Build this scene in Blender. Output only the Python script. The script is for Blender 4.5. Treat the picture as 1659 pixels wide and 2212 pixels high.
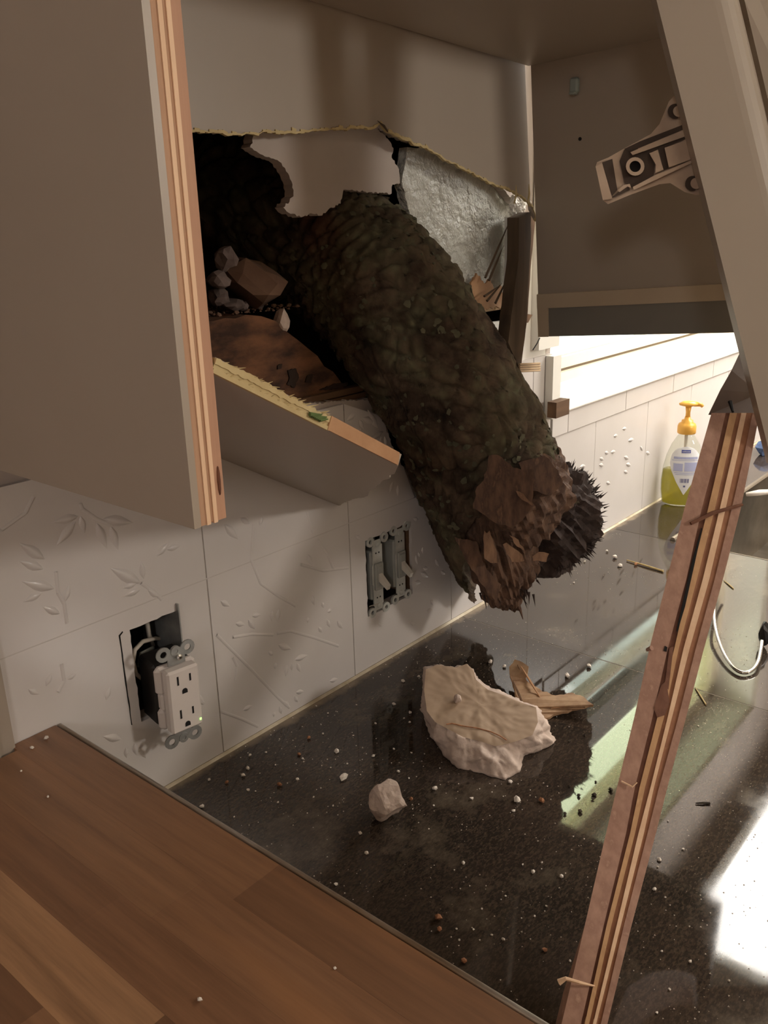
import bpy, math, random
import numpy as np
from mathutils import Vector, Matrix, noise
from mathutils.geometry import tessellate_polygon
random.seed(7)
for o in list(bpy.data.objects): bpy.data.objects.remove(o)
SC = bpy.context.scene; COL = SC.collection
V = Vector
# ------------------------------------------------------------------ camera (solved from the photo's vanishing points)
W, H, FPX = 1659.0, 2212.0, 1881.69
R = ((0.64409547, -0.76442556, -0.02818848), (-0.25361569, -0.17863722, -0.95066704), (0.72167867, 0.61946938, -0.30892974))
CAM = V((0.0, -0.67, 1.451)); CZ = 0.915
RX, RY, RZ = V(R[0]), V(R[1]), V(R[2])
cd = bpy.data.cameras.new('camera'); cam = bpy.data.objects.new('camera', cd); COL.objects.link(cam)
cd.sensor_fit = 'HORIZONTAL'; cd.sensor_width = 36.0; cd.lens = FPX * 36.0 / W; cd.clip_start = 0.02
cam.matrix_world = Matrix(((RX.x, -RY.x, -RZ.x, CAM.x), (RX.y, -RY.y, -RZ.y, CAM.y), (RX.z, -RY.z, -RZ.z, CAM.z), (0, 0, 0, 1)))
SC.camera = cam
# ------------------------------------------------------------------ daylight outside, exposure
wd = bpy.data.worlds.new('world'); SC.world = wd; wd.use_nodes = True
wb = wd.node_tree.nodes['Background']; wb.inputs[0].default_value = (0.94, 1.0, 0.84, 1); wb.inputs[1].default_value = 11.0
SC.view_settings.view_transform = 'Standard'; SC.view_settings.look = 'None'; SC.view_settings.gamma = 1.0
SC.view_settings.use_curve_mapping = False; SC.view_settings.exposure = 0.0
LAMP_ROOM, LAMP_LEFT, LAMP_SINK = 118.0, 36.0, 17.0        # radiance of the two lamps' diffusers

# ------------------------------------------------------------------ geometry helpers
def ray(px, py): return RX * ((px - W / 2) / FPX) + RY * ((py - H / 2) / FPX) + RZ
def on(px, py, ax, val):
    d = ray(px, py); i = 'xyz'.index(ax); return CAM + d * ((val - CAM[i]) / d[i])
def onp(px, py, P, n):
    d = ray(px, py); return CAM + d * ((P - CAM).dot(n) / d.dot(n))
def dep(px, py, t): return CAM + ray(px, py) * t          # point at depth t (metres) along the line of sight
def wl(px, py, y=0.0): return on(px, py, 'y', y)
def ct(px, py, z=CZ): return on(px, py, 'z', z)

class MB:
    def __init__(s): s.v = []; s.f = []
    def add(s, vs, fs):
        b = len(s.v); s.v += [tuple(p) for p in vs]; s.f += [tuple(i + b for i in f) for f in fs]; return s
    def hexa(s, p):   # 8 points: bottom ring 0-3, top ring 4-7
        return s.add(p, [(0, 3, 2, 1), (4, 5, 6, 7), (0, 1, 5, 4), (1, 2, 6, 5), (2, 3, 7, 6), (3, 0, 4, 7)])
    def box(s, x0, x1, y0, y1, z0, z1):
        return s.hexa([(x0, y0, z0), (x1, y0, z0), (x1, y1, z0), (x0, y1, z0), (x0, y0, z1), (x1, y0, z1), (x1, y1, z1), (x0, y1, z1)])
    def cbox(s, x0, x1, y0, y1, z0, z1, c=0.002):          # box with chamfered edges
        bm = MB(); 
        xs, ys, zs = (x0, x1), (y0, y1), (z0, z1); pts = []; idx = {}
        for i in (0, 1):
            for j in (0, 1):
                for k in (0, 1):
                    for a in range(3):
                        p = [xs[i], ys[j], zs[k]]
                        for b, (q, lo) in enumerate(zip((i, j, k), (x0, y0, z0))):
                            if b != a: p[b] += c if q == 0 else -c
                        idx[(i, j, k, a)] = len(pts); pts.append(tuple(p))
        fs = []
        g = lambda i, j, k, a: idx[(i, j, k, a)]
        for i in (0, 1): fs.append([g(i, 0, 0, 0), g(i, 1, 0, 0), g(i, 1, 1, 0), g(i, 0, 1, 0)])
        for j in (0, 1): fs.append([g(0, j, 0, 1), g(1, j, 0, 1), g(1, j, 1, 1), g(0, j, 1, 1)])
        for k in (0, 1): fs.append([g(0, 0, k, 2), g(1, 0, k, 2), g(1, 1, k, 2), g(0, 1, k, 2)])
        for a in (0, 1):
            for b in (0, 1):
                fs.append([g(a, b, 0, 0), g(a, b, 1, 0), g(a, b, 1, 1), g(a, b, 0, 1)])
                fs.append([g(a, 0, b, 0), g(a, 1, b, 0), g(a, 1, b, 2), g(a, 0, b, 2)])
                fs.append([g(0, a, b, 1), g(1, a, b, 1), g(1, a, b, 2), g(0, a, b, 2)])
        for i in (0, 1):
            for j in (0, 1):
                for k in (0, 1): fs.append([g(i, j, k, 0), g(i, j, k, 1), g(i, j, k, 2)])
        cx = V(((x0 + x1) / 2, (y0 + y1) / 2, (z0 + z1) / 2))
        for f in fs:
            P = [V(pts[q]) for q in f]; n = (P[1] - P[0]).cross(P[2] - P[0])
            if n.dot(sum(P, V()) / len(P) - cx) < 0: f.reverse()
        return s.add(pts, fs)
    def tube(s, pts, r, n=10, caps=True):
        pts = [V(p) for p in pts]; rs = r if isinstance(r, (list, tuple)) else [r] * len(pts)
        ring = []; up = V((0.31, 0.17, 0.93)); vs = []
        for i, p in enumerate(pts):
            t = (pts[min(i + 1, len(pts) - 1)] - pts[max(i - 1, 0)]).normalized()
            a = up.cross(t)
            if a.length < 1e-4: a = V((1, 0, 0)).cross(t)
            a.normalize(); b = t.cross(a); up = b
            b2 = t.cross(a)
            for k in range(n):
                q = 2 * math.pi * k / n; vs.append(p + (a * math.cos(q) + b2 * math.sin(q)) * rs[i])
            up = t.cross(a).cross(t) if False else b2
            up = a.cross(t) * -1.0
        fs = []
        for i in range(len(pts) - 1):
            for k in range(n):
                k2 = (k + 1) % n; fs.append((i * n + k, i * n + k2, (i + 1) * n + k2, (i + 1) * n + k))
        if caps: fs.append(tuple(range(n - 1, -1, -1))); fs.append(tuple((len(pts) - 1) * n + k for k in range(n)))
        return s.add(vs, fs)
    def lathe(s, prof, c=(0, 0, 0), n=28, sx=1.0, sy=1.0, rot=0.0):
        vs = []; cr, sr = math.cos(rot), math.sin(rot)
        for r, z in prof:
            for k in range(n):
                q = 2 * math.pi * k / n; x, y = r * math.cos(q) * sx, r * math.sin(q) * sy
                vs.append((c[0] + x * cr - y * sr, c[1] + x * sr + y * cr, c[2] + z))
        fs = []
        for i in range(len(prof) - 1):
            for k in range(n):
                k2 = (k + 1) % n; fs.append((i * n + k, i * n + k2, (i + 1) * n + k2, (i + 1) * n + k))
        fs.append(tuple(range(n - 1, -1, -1))); fs.append(tuple((len(prof) - 1) * n + k for k in range(n)))
        return s.add(vs, fs)
    def plate(s, outer, holes, fn, w0, w1):
        """polygon with holes in (u,v), extruded w0..w1 through fn(u,v,w)"""
        loops = [list(outer)] + [list(h) for h in holes]
        tris = tessellate_polygon([[V((u, v, 0)) for u, v in L] for L in loops])
        flat = [p for L in loops for p in L]; n = len(flat)
        vs = [fn(u, v, w0) for u, v in flat] + [fn(u, v, w1) for u, v in flat]
        fs = []
        for t in tris:
            a, b, c_ = (flat[i] for i in t)
            ar = (b[0] - a[0]) * (c_[1] - a[1]) - (b[1] - a[1]) * (c_[0] - a[0])
            t = tuple(t) if ar > 0 else tuple(reversed(t))
            fs.append(t); fs.append(tuple(i + n for i in reversed(t)))
        o = 0
        for L in loops:
            m = len(L); ar = sum(L[i][0] * L[(i + 1) % m][1] - L[(i + 1) % m][0] * L[i][1] for i in range(m))
            for i in range(m):
                a, b = o + i, o + (i + 1) % m
                ccw = (ar > 0) == (o == 0)
                fs.append((b, a, a + n, b + n) if ccw else (a, b, b + n, a + n))
            o += m
        return s.add(vs, fs)
    def build(s, name, mat, parent=None, smooth=False):
        me = bpy.data.meshes.new(name); me.from_pydata(s.v, [], s.f); me.update()
        if mat: me.materials.append(mat)
        if smooth: me.polygons.foreach_set('use_smooth', [True] * len(me.polygons))
        o = bpy.data.objects.new(name, me); COL.objects.link(o)
        if parent: o.parent = parent
        return o
def tag(o, label=None, cat=None, group=None, kind=None):
    if label: o['label'] = label
    if cat: o['category'] = cat
    if group: o['group'] = group
    if kind: o['kind'] = kind
    return o
def empty(name, label=None, cat=None, group=None, kind=None, loc=None):
    o = bpy.data.objects.new(name, None); COL.objects.link(o); o.empty_display_size = 0.05
    return tag(o, label, cat, group, kind)
XZ = lambda u, v, w: (u, w, v)            # plates standing in the wall plane
XY = lambda u, v, w: (u, v, w)
def jag(pts, amp, step, closed=True, seed=0):
    rng = random.Random(seed); out = []; n = len(pts)
    for i in range(n if closed else n - 1):
        a, b = V((*pts[i], 0)), V((*pts[(i + 1) % n], 0)); L = (b - a).length; k = max(1, int(L / step))
        nn = V((-(b - a).y, (b - a).x, 0)).normalized() if L > 0 else V()
        for j in range(k):
            p = a.lerp(b, j / k)
            if j: p = p + nn * rng.uniform(-amp, amp)
            out.append((p.x, p.y))
    if not closed: out.append(tuple(pts[-1]))
    return out
def wpx(lst, y=0.0): return [(wl(a, b, y).x, wl(a, b, y).z) for a, b in lst]
def seen_plate(mb, pts, t, thick, dt=None):
    """a slab whose face is outlined by lines of sight at depth t (or t varying), its thickness going away from the viewer"""
    P = [dep(a, b, t[i] if isinstance(t, (list, tuple)) else t) for i, (a, b) in enumerate(pts)]
    n = len(P); vd = sum((p - CAM for p in P), V()).normalized() * thick
    if dt: vd = vd + dt
    fs = []
    tr = tessellate_polygon([[V((a, -b, 0)) for a, b in pts]])
    for q in tr:
        a, b, c_ = (pts[i] for i in q)
        ar = (b[0] - a[0]) * (c_[1] - a[1]) - (b[1] - a[1]) * (c_[0] - a[0])
        q = tuple(q) if ar < 0 else tuple(reversed(q))
        fs.append(q); fs.append(tuple(i + n for i in reversed(q)))
    ar = sum(pts[i][0] * pts[(i + 1) % n][1] - pts[(i + 1) % n][0] * pts[i][1] for i in range(n))
    for i in range(n):
        a, b = i, (i + 1) % n; fs.append((b, a, a + n, b + n) if ar < 0 else (a, b, b + n, a + n))
    return mb.add(P + [p + vd for p in P], fs)

# ------------------------------------------------------------------ materials
def lin(r, g, b):
    f = lambda c: (c / 255 / 12.92) if c / 255 <= 0.04045 else ((c / 255 + 0.055) / 1.055) ** 2.4
    return (f(r), f(g), f(b), 1)
def nt(name):
    m = bpy.data.materials.new(name); m.use_nodes = True; t = m.node_tree
    return m, t, t.nodes['Principled BSDF']
def N(t, typ, **kw):
    n = t.nodes.new(typ)
    for k, v in kw.items():
        if k in n.inputs.keys(): n.inputs[k].default_value = v
        else: setattr(n, k, v)
    return n
def coords(t, scale=(1, 1, 1), rot=(0, 0, 0), kind='Object'):
    tc = N(t, 'ShaderNodeTexCoord'); mp = N(t, 'ShaderNodeMapping'); mp.inputs['Scale'].default_value = scale; mp.inputs['Rotation'].default_value = rot
    t.links.new(tc.outputs[kind], mp.inputs[0]); return mp.outputs[0]
def ramp(t, fac, stops, interp='LINEAR'):
    r = N(t, 'ShaderNodeValToRGB'); r.color_ramp.interpolation = interp; e = r.color_ramp.elements
    while len(e) < len(stops): e.new(0.5)
    for q, (p, c_) in zip(e, stops): q.position = p; q.color = c_
    t.links.new(fac, r.inputs[0]); return r.outputs[0]
def mix(t, fac, a, b, mode='MIX'):
    m = N(t, 'ShaderNodeMix', data_type='RGBA', blend_type=mode)
    for s, x in ((m.inputs[0], fac), (m.inputs[6], a), (m.inputs[7], b)):
        if hasattr(x, 'node'): t.links.new(x, s)
        else: s.default_value = x
    return m.outputs[2]
def noi(t, co, scale, detail=4, rough=0.55):
    n = N(t, 'ShaderNodeTexNoise'); n.inputs['Scale'].default_value = scale; n.inputs['Detail'].default_value = detail; n.inputs['Roughness'].default_value = rough
    t.links.new(co, n.inputs['Vector']); return n.outputs['Fac']
def vor(t, co, scale, out='Distance', feature='F1'):
    n = N(t, 'ShaderNodeTexVoronoi', feature=feature); n.inputs['Scale'].default_value = scale; t.links.new(co, n.inputs['Vector']); return n.outputs[out]
def bump(t, b, h, strength=0.3, dist=0.002):
    n = N(t, 'ShaderNodeBump'); n.inputs['Strength'].default_value = strength; n.inputs['Distance'].default_value = dist
    t.links.new(h, n.inputs['Height']); t.links.new(n.outputs[0], b.inputs['Normal'])
def simple(name, c1, c2=None, rough=0.5, scale=8, detail=4, metal=0.0, stretch=(1, 1, 1), bmp=0.0, bdist=0.001, lo=0.35, hi=0.65, spec=0.5):
    m, t, b = nt(name); co = coords(t, stretch)
    if c2:
        f = noi(t, co, scale, detail); t.links.new(ramp(t, f, [(lo, c1), (hi, c2)]), b.inputs['Base Color'])
        if bmp: bump(t, b, f, bmp, bdist)
    else: b.inputs['Base Color'].default_value = c1
    b.inputs['Roughness'].default_value = rough; b.inputs['Metallic'].default_value = metal; b.inputs['Specular IOR Level'].default_value = spec
    return m
M = {}
M['paint'] = simple('cabinet_paint', lin(162, 149, 134), lin(168, 155, 140), 0.42, 3, bmp=0.05)
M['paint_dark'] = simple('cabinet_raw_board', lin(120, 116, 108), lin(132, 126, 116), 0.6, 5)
M['paint_edge'] = simple('painted_edge', lin(178, 168, 152), lin(165, 155, 140), 0.5, 20)
M['dado'] = simple('dado_wood', lin(188, 170, 146), lin(178, 160, 136), 0.7, 10)
def wood(name, c1, c2, scale=110, st=(1, 1, 0.03), rough=0.7, c3=None, bmp=0.25):
    m, t, b = nt(name); co = coords(t, st); f = noi(t, co, scale, 5, 0.6)
    st_ = [(0.3, c1), (0.62, c2)] + ([(0.78, c3)] if c3 else [])
    t.links.new(ramp(t, f, st_), b.inputs['Base Color']); b.inputs['Roughness'].default_value = rough; bump(t, b, f, bmp, 0.001); return m
M['ply_light'] = wood('ply_light', lin(240, 206, 172), lin(228, 190, 154))
M['ply_tan'] = wood('ply_tan', lin(196, 156, 124), lin(182, 142, 112))
M['ply_orange'] = wood('ply_orange', lin(196, 152, 122), lin(180, 136, 108), c3=lin(162, 116, 90))
M['ply_pink'] = wood('ply_pink', lin(182, 144, 124), lin(158, 120, 102), c3=lin(196, 160, 138))
M['ply_dark'] = wood('ply_dark', lin(126, 86, 66), lin(108, 68, 50), c3=lin(92, 56, 42))
M['ply_brown'] = wood('ply_brown', lin(158, 110, 80), lin(142, 96, 68), c3=lin(176, 126, 92))
M['ply_gold'] = wood('ply_gold', lin(206, 164, 120), lin(192, 150, 108), c3=lin(214, 174, 132))
M['knot'] = simple('knot', lin(120, 74, 50), lin(54, 28, 18), 0.8, 260)
M['splint'] = wood('pale_splinter', lin(206, 188, 140), lin(186, 164, 116), 40, (1, 1, 1))
M['tan_wood'] = wood('tan_wood', lin(190, 148, 108), lin(172, 128, 90), 40, (1, 1, 1))
M['tile'] = simple('glazed_tile', lin(206, 199, 193), lin(214, 207, 202), 0.28, 6, bmp=0.04)
M['grout_pale'] = simple('pale_grout', lin(198, 190, 183), None, 0.8)
M['grout'] = simple('grout', lin(180, 170, 160), lin(164, 154, 144), 0.9, 50)
M['wall'] = simple('wall_paint', lin(190, 178, 164), lin(198, 186, 174), 0.8, 20, bmp=0.1)
M['drywall'] = simple('drywall_face', lin(176, 164, 154), lin(186, 174, 164), 0.85, 12, bmp=0.1)
M['white'] = simple('white_paint', lin(232, 228, 218), lin(238, 235, 228), 0.45, 5)
M['beige_sash'] = simple('window_sash', lin(226, 212, 186), lin(220, 204, 178), 0.5, 5)
M['groove'] = simple('sash_groove', lin(120, 108, 92), None, 0.8)
M['ceiling'] = simple('ceiling_paint', lin(222, 216, 206), lin(228, 222, 212), 0.9, 30)
M['floor'] = simple('floor_vinyl', lin(120, 100, 80), lin(138, 116, 94), 0.5, 4)
def m_texture_wall():
    m, t, b = nt('textured_plaster'); co = coords(t)
    f = noi(t, co, 45, 5, 0.6); g = noi(t, co, 14, 3)
    t.links.new(ramp(t, g, [(0.3, lin(186, 184, 172)), (0.7, lin(200, 198, 186))]), b.inputs['Base Color'])
    b.inputs['Roughness'].default_value = 0.33; bump(t, b, f, 1.0, 0.016); return m
M['texture'] = m_texture_wall()
def m_counter(name, rlo, rhi, spec):
    m, t, b = nt(name); co = coords(t)
    a = noi(t, co, 5, 5, 0.6); c_ = noi(t, coords(t, (1, 2.2, 1)), 240, 5, 0.7)
    base = ramp(t, a, [(0.3, lin(34, 29, 25)), (0.7, lin(60, 50, 43))])
    sp = ramp(t, c_, [(0.45, (0, 0, 0, 1)), (0.75, (1, 1, 1, 1))])
    base = mix(t, sp, base, lin(82, 69, 57))
    v = vor(t, co, 210); gr = ramp(t, v, [(0.06, (0.5, 0.5, 0.5, 1)), (0.12, (0, 0, 0, 1))])
    k = noi(t, co, 22, 2); kk = ramp(t, k, [(0.5, (0, 0, 0, 1)), (0.62, (1, 1, 1, 1))])
    gm = mix(t, 1.0, gr, kk, 'MULTIPLY'); base = mix(t, gm, base, lin(176, 160, 140))
    d = noi(t, co, 9, 6, 0.65); dd = ramp(t, d, [(0.56, (0, 0, 0, 1)), (0.8, (0.5, 0.5, 0.5, 1))]); base = mix(t, dd, base, lin(140, 126, 106))
    # settled dust against the wall
    sx = N(t, 'ShaderNodeSeparateXYZ'); tc = N(t, 'ShaderNodeTexCoord'); t.links.new(tc.outputs['Object'], sx.inputs[0])
    ad = N(t, 'ShaderNodeMath', operation='ADD'); mu = N(t, 'ShaderNodeMath', operation='MULTIPLY'); mu.inputs[1].default_value = 0.03
    t.links.new(noi(t, co, 30, 4), mu.inputs[0]); t.links.new(sx.outputs[1], ad.inputs[0]); t.links.new(mu.outputs[0], ad.inputs[1])
    ed = ramp(t, ad.outputs[0], [(0.0, (0, 0, 0, 1)), (0.012, (0.75, 0.75, 0.75, 1))]); base = mix(t, ed, base, lin(150, 132, 108))
    t.links.new(base, b.inputs['Base Color'])
    rr = ramp(t, d, [(0.45, (rlo, rlo, rlo, 1)), (0.85, (rhi, rhi, rhi, 1))]); t.links.new(rr, b.inputs['Roughness'])
    b.inputs['Specular IOR Level'].default_value = spec
    return m
M['counter'] = m_counter('dark_stone_tile', 0.03, 0.14, 0.65); M['counter_far'] = m_counter('dark_stone_tile_polished', 0.05, 0.16, 1.0)
def m_block():
    m, t, b = nt('oiled_butcher_block'); oi = N(t, 'ShaderNodeObjectInfo'); co = coords(t, (1, 0.05, 1))
    f = noi(t, co, 90, 6, 0.7); g = noi(t, coords(t, (1, 0.12, 1)), 26, 4)
    ca = ramp(t, oi.outputs['Random'], [(0.0, lin(118, 84, 60)), (0.3, lin(140, 100, 72)), (0.65, lin(152, 112, 80)), (0.85, lin(166, 124, 90)), (1.0, lin(196, 152, 110))])
    ca = mix(t, ramp(t, f, [(0.35, (0, 0, 0, 1)), (0.7, (0.6, 0.6, 0.6, 1))]), ca, lin(84, 57, 40))
    ca = mix(t, ramp(t, g, [(0.55, (0, 0, 0, 1)), (0.75, (0.4, 0.4, 0.4, 1))]), ca, lin(166, 116, 76))
    t.links.new(ca, b.inputs['Base Color']); b.inputs['Roughness'].default_value = 0.42; bump(t, b, f, 0.1, 0.0005); return m
M['block'] = m_block()
M['metal_trim'] = simple('metal_trim', lin(206, 198, 186), lin(150, 128, 104), 0.35, 12, metal=0.6, stretch=(1, .6, 1))
def m_bark():
    m, t, b = nt('bark'); co = coords(t)
    a = noi(t, co, 26, 6, 0.65); g = noi(t, co, 11, 4, 0.6); v = vor(t, co, 70)
    base = ramp(t, a, [(0.3, lin(36, 28, 22)), (0.5, lin(72, 58, 46)), (0.7, lin(104, 88, 70))])
    lich = ramp(t, g, [(0.45, (0, 0, 0, 1)), (0.56, (1, 1, 1, 1))])
    vv = ramp(t, v, [(0.1, (1, 1, 1, 1)), (0.5, (0.35, 0.35, 0.35, 1))])
    base = mix(t, mix(t, 1.0, lich, vv, 'MULTIPLY'), base, lin(98, 95, 72))
    red = ramp(t, noi(t, co, 8, 3), [(0.62, (0, 0, 0, 1)), (0.7, (0.6, 0.6, 0.6, 1))]); base = mix(t, red, base, lin(84, 52, 36))
    t.links.new(base, b.inputs['Base Color']); b.inputs['Roughness'].default_value = 0.9; b.inputs['Specular IOR Level'].default_value = 0.2
    bump(t, b, a, 0.8, 0.004); return m
M['bark'] = m_bark()
M['heart'] = wood('torn_heartwood', lin(112, 84, 64), lin(72, 51, 39), 120, (1, 1, 0.18), 0.85, lin(132, 100, 76), 0.8)
M['heart_dark'] = wood('torn_dark_wood', lin(62, 46, 38), lin(42, 30, 25), 120, (1, 1, 0.2), 0.9, lin(80, 60, 48), 0.9)
M['heart_pale'] = wood('torn_pale_wood', lin(144, 110, 82), lin(112, 82, 60), 120, (1, 1, 0.12), 0.8, lin(160, 124, 94), 0.7)
M['plaster'] = simple('plaster', lin(200, 180, 166), lin(178, 158, 144), 0.9, 60, 6, bmp=0.7, bdist=0.003)
M['plaster_face'] = simple('painted_plaster_face', lin(170, 146, 122), lin(156, 132, 108), 0.75, 30, 4, bmp=0.25)
M['plaster_grey'] = simple('grey_rubble', lin(120, 104, 98), lin(92, 78, 72), 0.95, 40, 5, bmp=0.6, bdist=0.003)
M['rubble_tan'] = simple('tan_rubble', lin(120, 92, 72), lin(104, 78, 62), 0.95, 30, 5, bmp=0.5, bdist=0.002)
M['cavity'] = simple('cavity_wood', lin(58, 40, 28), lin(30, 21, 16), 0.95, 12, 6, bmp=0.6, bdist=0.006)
M['rot'] = simple('rotten_timber', lin(118, 80, 54), lin(56, 37, 27), 0.95, 34, 8, stretch=(0.6, 1, 1.4), bmp=0.8, bdist=0.006, lo=0.36, hi=0.62)
M['old_wood'] = simple('old_lath', lin(118, 88, 62), lin(88, 64, 44), 0.9, 40, 5, stretch=(0.1, 1, 1), bmp=0.4)
M['stud'] = simple('dark_stud', lin(98, 80, 60), lin(66, 52, 38), 0.9, 40, 5, stretch=(1, 1, 0.1), bmp=0.4)
M['lumber'] = simple('lumber', lin(206, 178, 142), lin(190, 160, 124), 0.8, 30, 5, stretch=(0.1, 1, 1))
M['crumb'] = simple('crumb_plaster', lin(226, 216, 204), lin(206, 194, 180), 0.9, 200, 3)
M['crumb_tan'] = simple('crumb_bark', lin(170, 120, 84), lin(130, 84, 56), 0.9, 200, 3)
M['crumb_dark'] = simple('crumb_dark_bark', lin(66, 56, 40), lin(44, 36, 28), 0.9, 200, 3)
M['straw'] = simple('dry_straw', lin(200, 176, 122), lin(170, 144, 96), 0.8, 60)
M['steel'] = simple('galvanised_steel', lin(168, 168, 164), lin(146, 146, 142), 0.42, 60, metal=0.5)
M['chrome'] = simple('bright_steel', lin(214, 212, 206), None, 0.14, metal=1.0)
M['sinksteel'] = simple('sink_steel', lin(176, 166, 152), lin(160, 150, 136), 0.3, 40, metal=0.9, stretch=(1, .1, 1))
M['zinc'] = simple('switch_strap_zinc', lin(196, 196, 188), lin(178, 178, 170), 0.5, 60, metal=0.1)
M['plastic_w'] = simple('white_plastic', lin(216, 206, 198), None, 0.35)
M['toggle'] = simple('toggle_plastic', lin(214, 206, 192), None, 0.35)
M['plastic_k'] = simple('black_plastic', lin(30, 27, 25), None, 0.5)
M['grey_plastic'] = simple('grey_plastic', lin(164, 164, 156), lin(150, 150, 142), 0.5, 30)
M['hole'] = simple('dark_hole', lin(20, 17, 15), None, 0.9)
M['wire_w'] = simple('white_wire', lin(190, 180, 166), None, 0.45)
M['wire_y'] = simple('yellow_wire', lin(190, 150, 50), None, 0.45)
M['hinge'] = simple('hinge_nickel', lin(192, 170, 150), lin(180, 158, 138), 0.38, 40, metal=0.35)
M['hinge_dark'] = simple('hinge_recess', lin(72, 56, 44), lin(60, 46, 36), 0.6, 40, metal=0.2)
M['clip'] = simple('clip_plastic', lin(150, 160, 152), None, 0.2)
M['joint'] = simple('joint_filler', lin(128, 118, 106), None, 0.8)
M['gold'] = simple('gold_cap', lin(240, 182, 84), None, 0.3, metal=0.15)
M['label'] = simple('bottle_label', lin(232, 232, 236), None, 0.45)
M['ink_blue'] = simple('label_blue', lin(80, 90, 160), None, 0.5)
M['ink_pale'] = simple('label_pale_blue', lin(176, 180, 214), None, 0.5)
M['ink_code'] = simple('label_code', lin(100, 104, 150), None, 0.5)
M['blue'] = simple('blue_sponge', lin(92, 112, 150), lin(70, 90, 128), 0.9, 120)
M['black'] = simple('dark_pan', lin(40, 38, 36), None, 0.35)
M['caulk'] = simple('caulk', lin(214, 202, 178), lin(176, 160, 132), 0.7, 30)
M['red'] = simple('red_tip', lin(214, 130, 120), None, 0.5)
def emit(name, col, s):
    m, t, b = nt(name); b.inputs['Base Color'].default_value = (0.8, 0.8, 0.8, 1); b.inputs['Emission Color'].default_value = col; b.inputs['Emission Strength'].default_value = s; return m
M['lamp_room'] = emit('lamp_diffuser_warm', (1.0, 0.93, 0.85, 1), LAMP_ROOM)
M['lamp_left'] = emit('lamp_diffuser_left', (1.0, 0.96, 0.96, 1), LAMP_LEFT)
M['lamp_sink'] = emit('lamp_diffuser_white', (1.0, 0.96, 0.90, 1), LAMP_SINK)
M['led'] = emit('green_led', (0.25, 1.0, 0.1, 1), 2.5)
def thin_clear(name, col, gl=0.08, trans=1.0, tl=0.0, tcol=(1, 1, 1, 1)):
    m = bpy.data.materials.new(name); m.use_nodes = True; t = m.node_tree; t.nodes.remove(t.nodes['Principled BSDF']); out = t.nodes['Material Output']
    tr = N(t, 'ShaderNodeBsdfTransparent'); tr.inputs[0].default_value = col; g = N(t, 'ShaderNodeBsdfGlossy'); g.inputs['Roughness'].default_value = 0.06
    lw = N(t, 'ShaderNodeLayerWeight'); fr = N(t, 'ShaderNodeMapRange'); pw = N(t, 'ShaderNodeMath', operation='POWER'); pw.inputs[1].default_value = 4.0
    t.links.new(lw.outputs['Facing'], pw.inputs[0]); t.links.new(pw.outputs[0], fr.inputs[0]); fr.inputs[3].default_value = 0.03; fr.inputs[4].default_value = 0.75
    mx = N(t, 'ShaderNodeMixShader'); src = tr.outputs[0]
    if tl > 0:
        tn = N(t, 'ShaderNodeBsdfTranslucent'); tn.inputs[0].default_value = tcol; df = N(t, 'ShaderNodeBsdfDiffuse'); df.inputs[0].default_value = tcol
        ma = N(t, 'ShaderNodeMixShader'); ma.inputs[0].default_value = 0.5; t.links.new(tn.outputs[0], ma.inputs[1]); t.links.new(df.outputs[0], ma.inputs[2])
        m2 = N(t, 'ShaderNodeMixShader'); m2.inputs[0].default_value = tl; t.links.new(src, m2.inputs[1]); t.links.new(ma.outputs[0], m2.inputs[2]); src = m2.outputs[0]
    t.links.new(fr.outputs[0], mx.inputs[0]); t.links.new(src, mx.inputs[1]); t.links.new(g.outputs[0], mx.inputs[2]); t.links.new(mx.outputs[0], out.inputs[0]); return m
M['glass'] = thin_clear('window_glass', (0.94, 0.97, 0.84, 1)); M['glass_dim'] = thin_clear('window_glass_screened', (0.62, 0.64, 0.64, 1)); M['rail_grey'] = simple('grey_rail', lin(120, 118, 110), None, 0.6)
M['bottle'] = thin_clear('clear_plastic', (0.93, 0.94, 0.9, 1), tl=0.12, tcol=(0.75, 0.74, 0.68, 1))
M['soap'] = thin_clear('yellow_soap', (0.72, 0.68, 0.18, 1), tl=0.5, tcol=(0.62, 0.56, 0.12, 1))

# ================================================================== ROOM SHELL
def struct(name, mb, mat, **k): o = mb.build(name, mat, **k); o['kind'] = 'structure'; return o
struct('floor', MB().box(-1.8, 3.4, -3.2, 0.0, -0.05, 0.0), M['floor'])
struct('ceiling', MB().box(-1.8, 3.4, -3.2, 0.6, 2.44, 2.5), M['ceiling'])
struct('wall_left', MB().box(-1.85, -1.8, -3.2, 0.02, 0, 2.44), M['wall'])
struct('wall_right', MB().box(3.4, 3.45, -3.2, 0.02, 0, 2.44), M['wall'])
struct('wall_front', MB().box(-1.85, 3.45, -3.25, -3.2, 0, 2.44), M['wall'])
# back wall: plasterboard with the torn hole, the window opening and the two device openings
WIN = (1.19, 2.5, 1.168, 1.80)
SWB = (0.7437, 0.834, 0.988, 1.0895)
OUB = (0.4085, 0.464, 1.001, 1.0995)
hole_px = [(360, 270), (430, 284), (552, 286), (540, 318), (572, 338), (608, 352), (618, 370), (632, 398), (634, 424), (612, 448), (628, 462),
           (655, 468), (676, 462), (692, 466), (712, 450), (736, 440), (742, 410), (800, 415), (846, 418), (848, 398), (864, 396), (862, 366), (846, 340), (850, 320), (838, 300),
           (815, 278), (960, 330), (1085, 405), (1140, 470), (1128, 600), (1120, 800), (1090, 900), (1010, 960), (930, 990), (874, 1016), (846, 962), (828, 900), (800, 862), (740, 866), (600, 878), (300, 850)]
hole = jag(wpx(hole_px, 0.006), 0.0013, 0.0026, seed=3)
rect = lambda a: [(a[0], a[2]), (a[1], a[2]), (a[1], a[3]), (a[0], a[3])]
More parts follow.
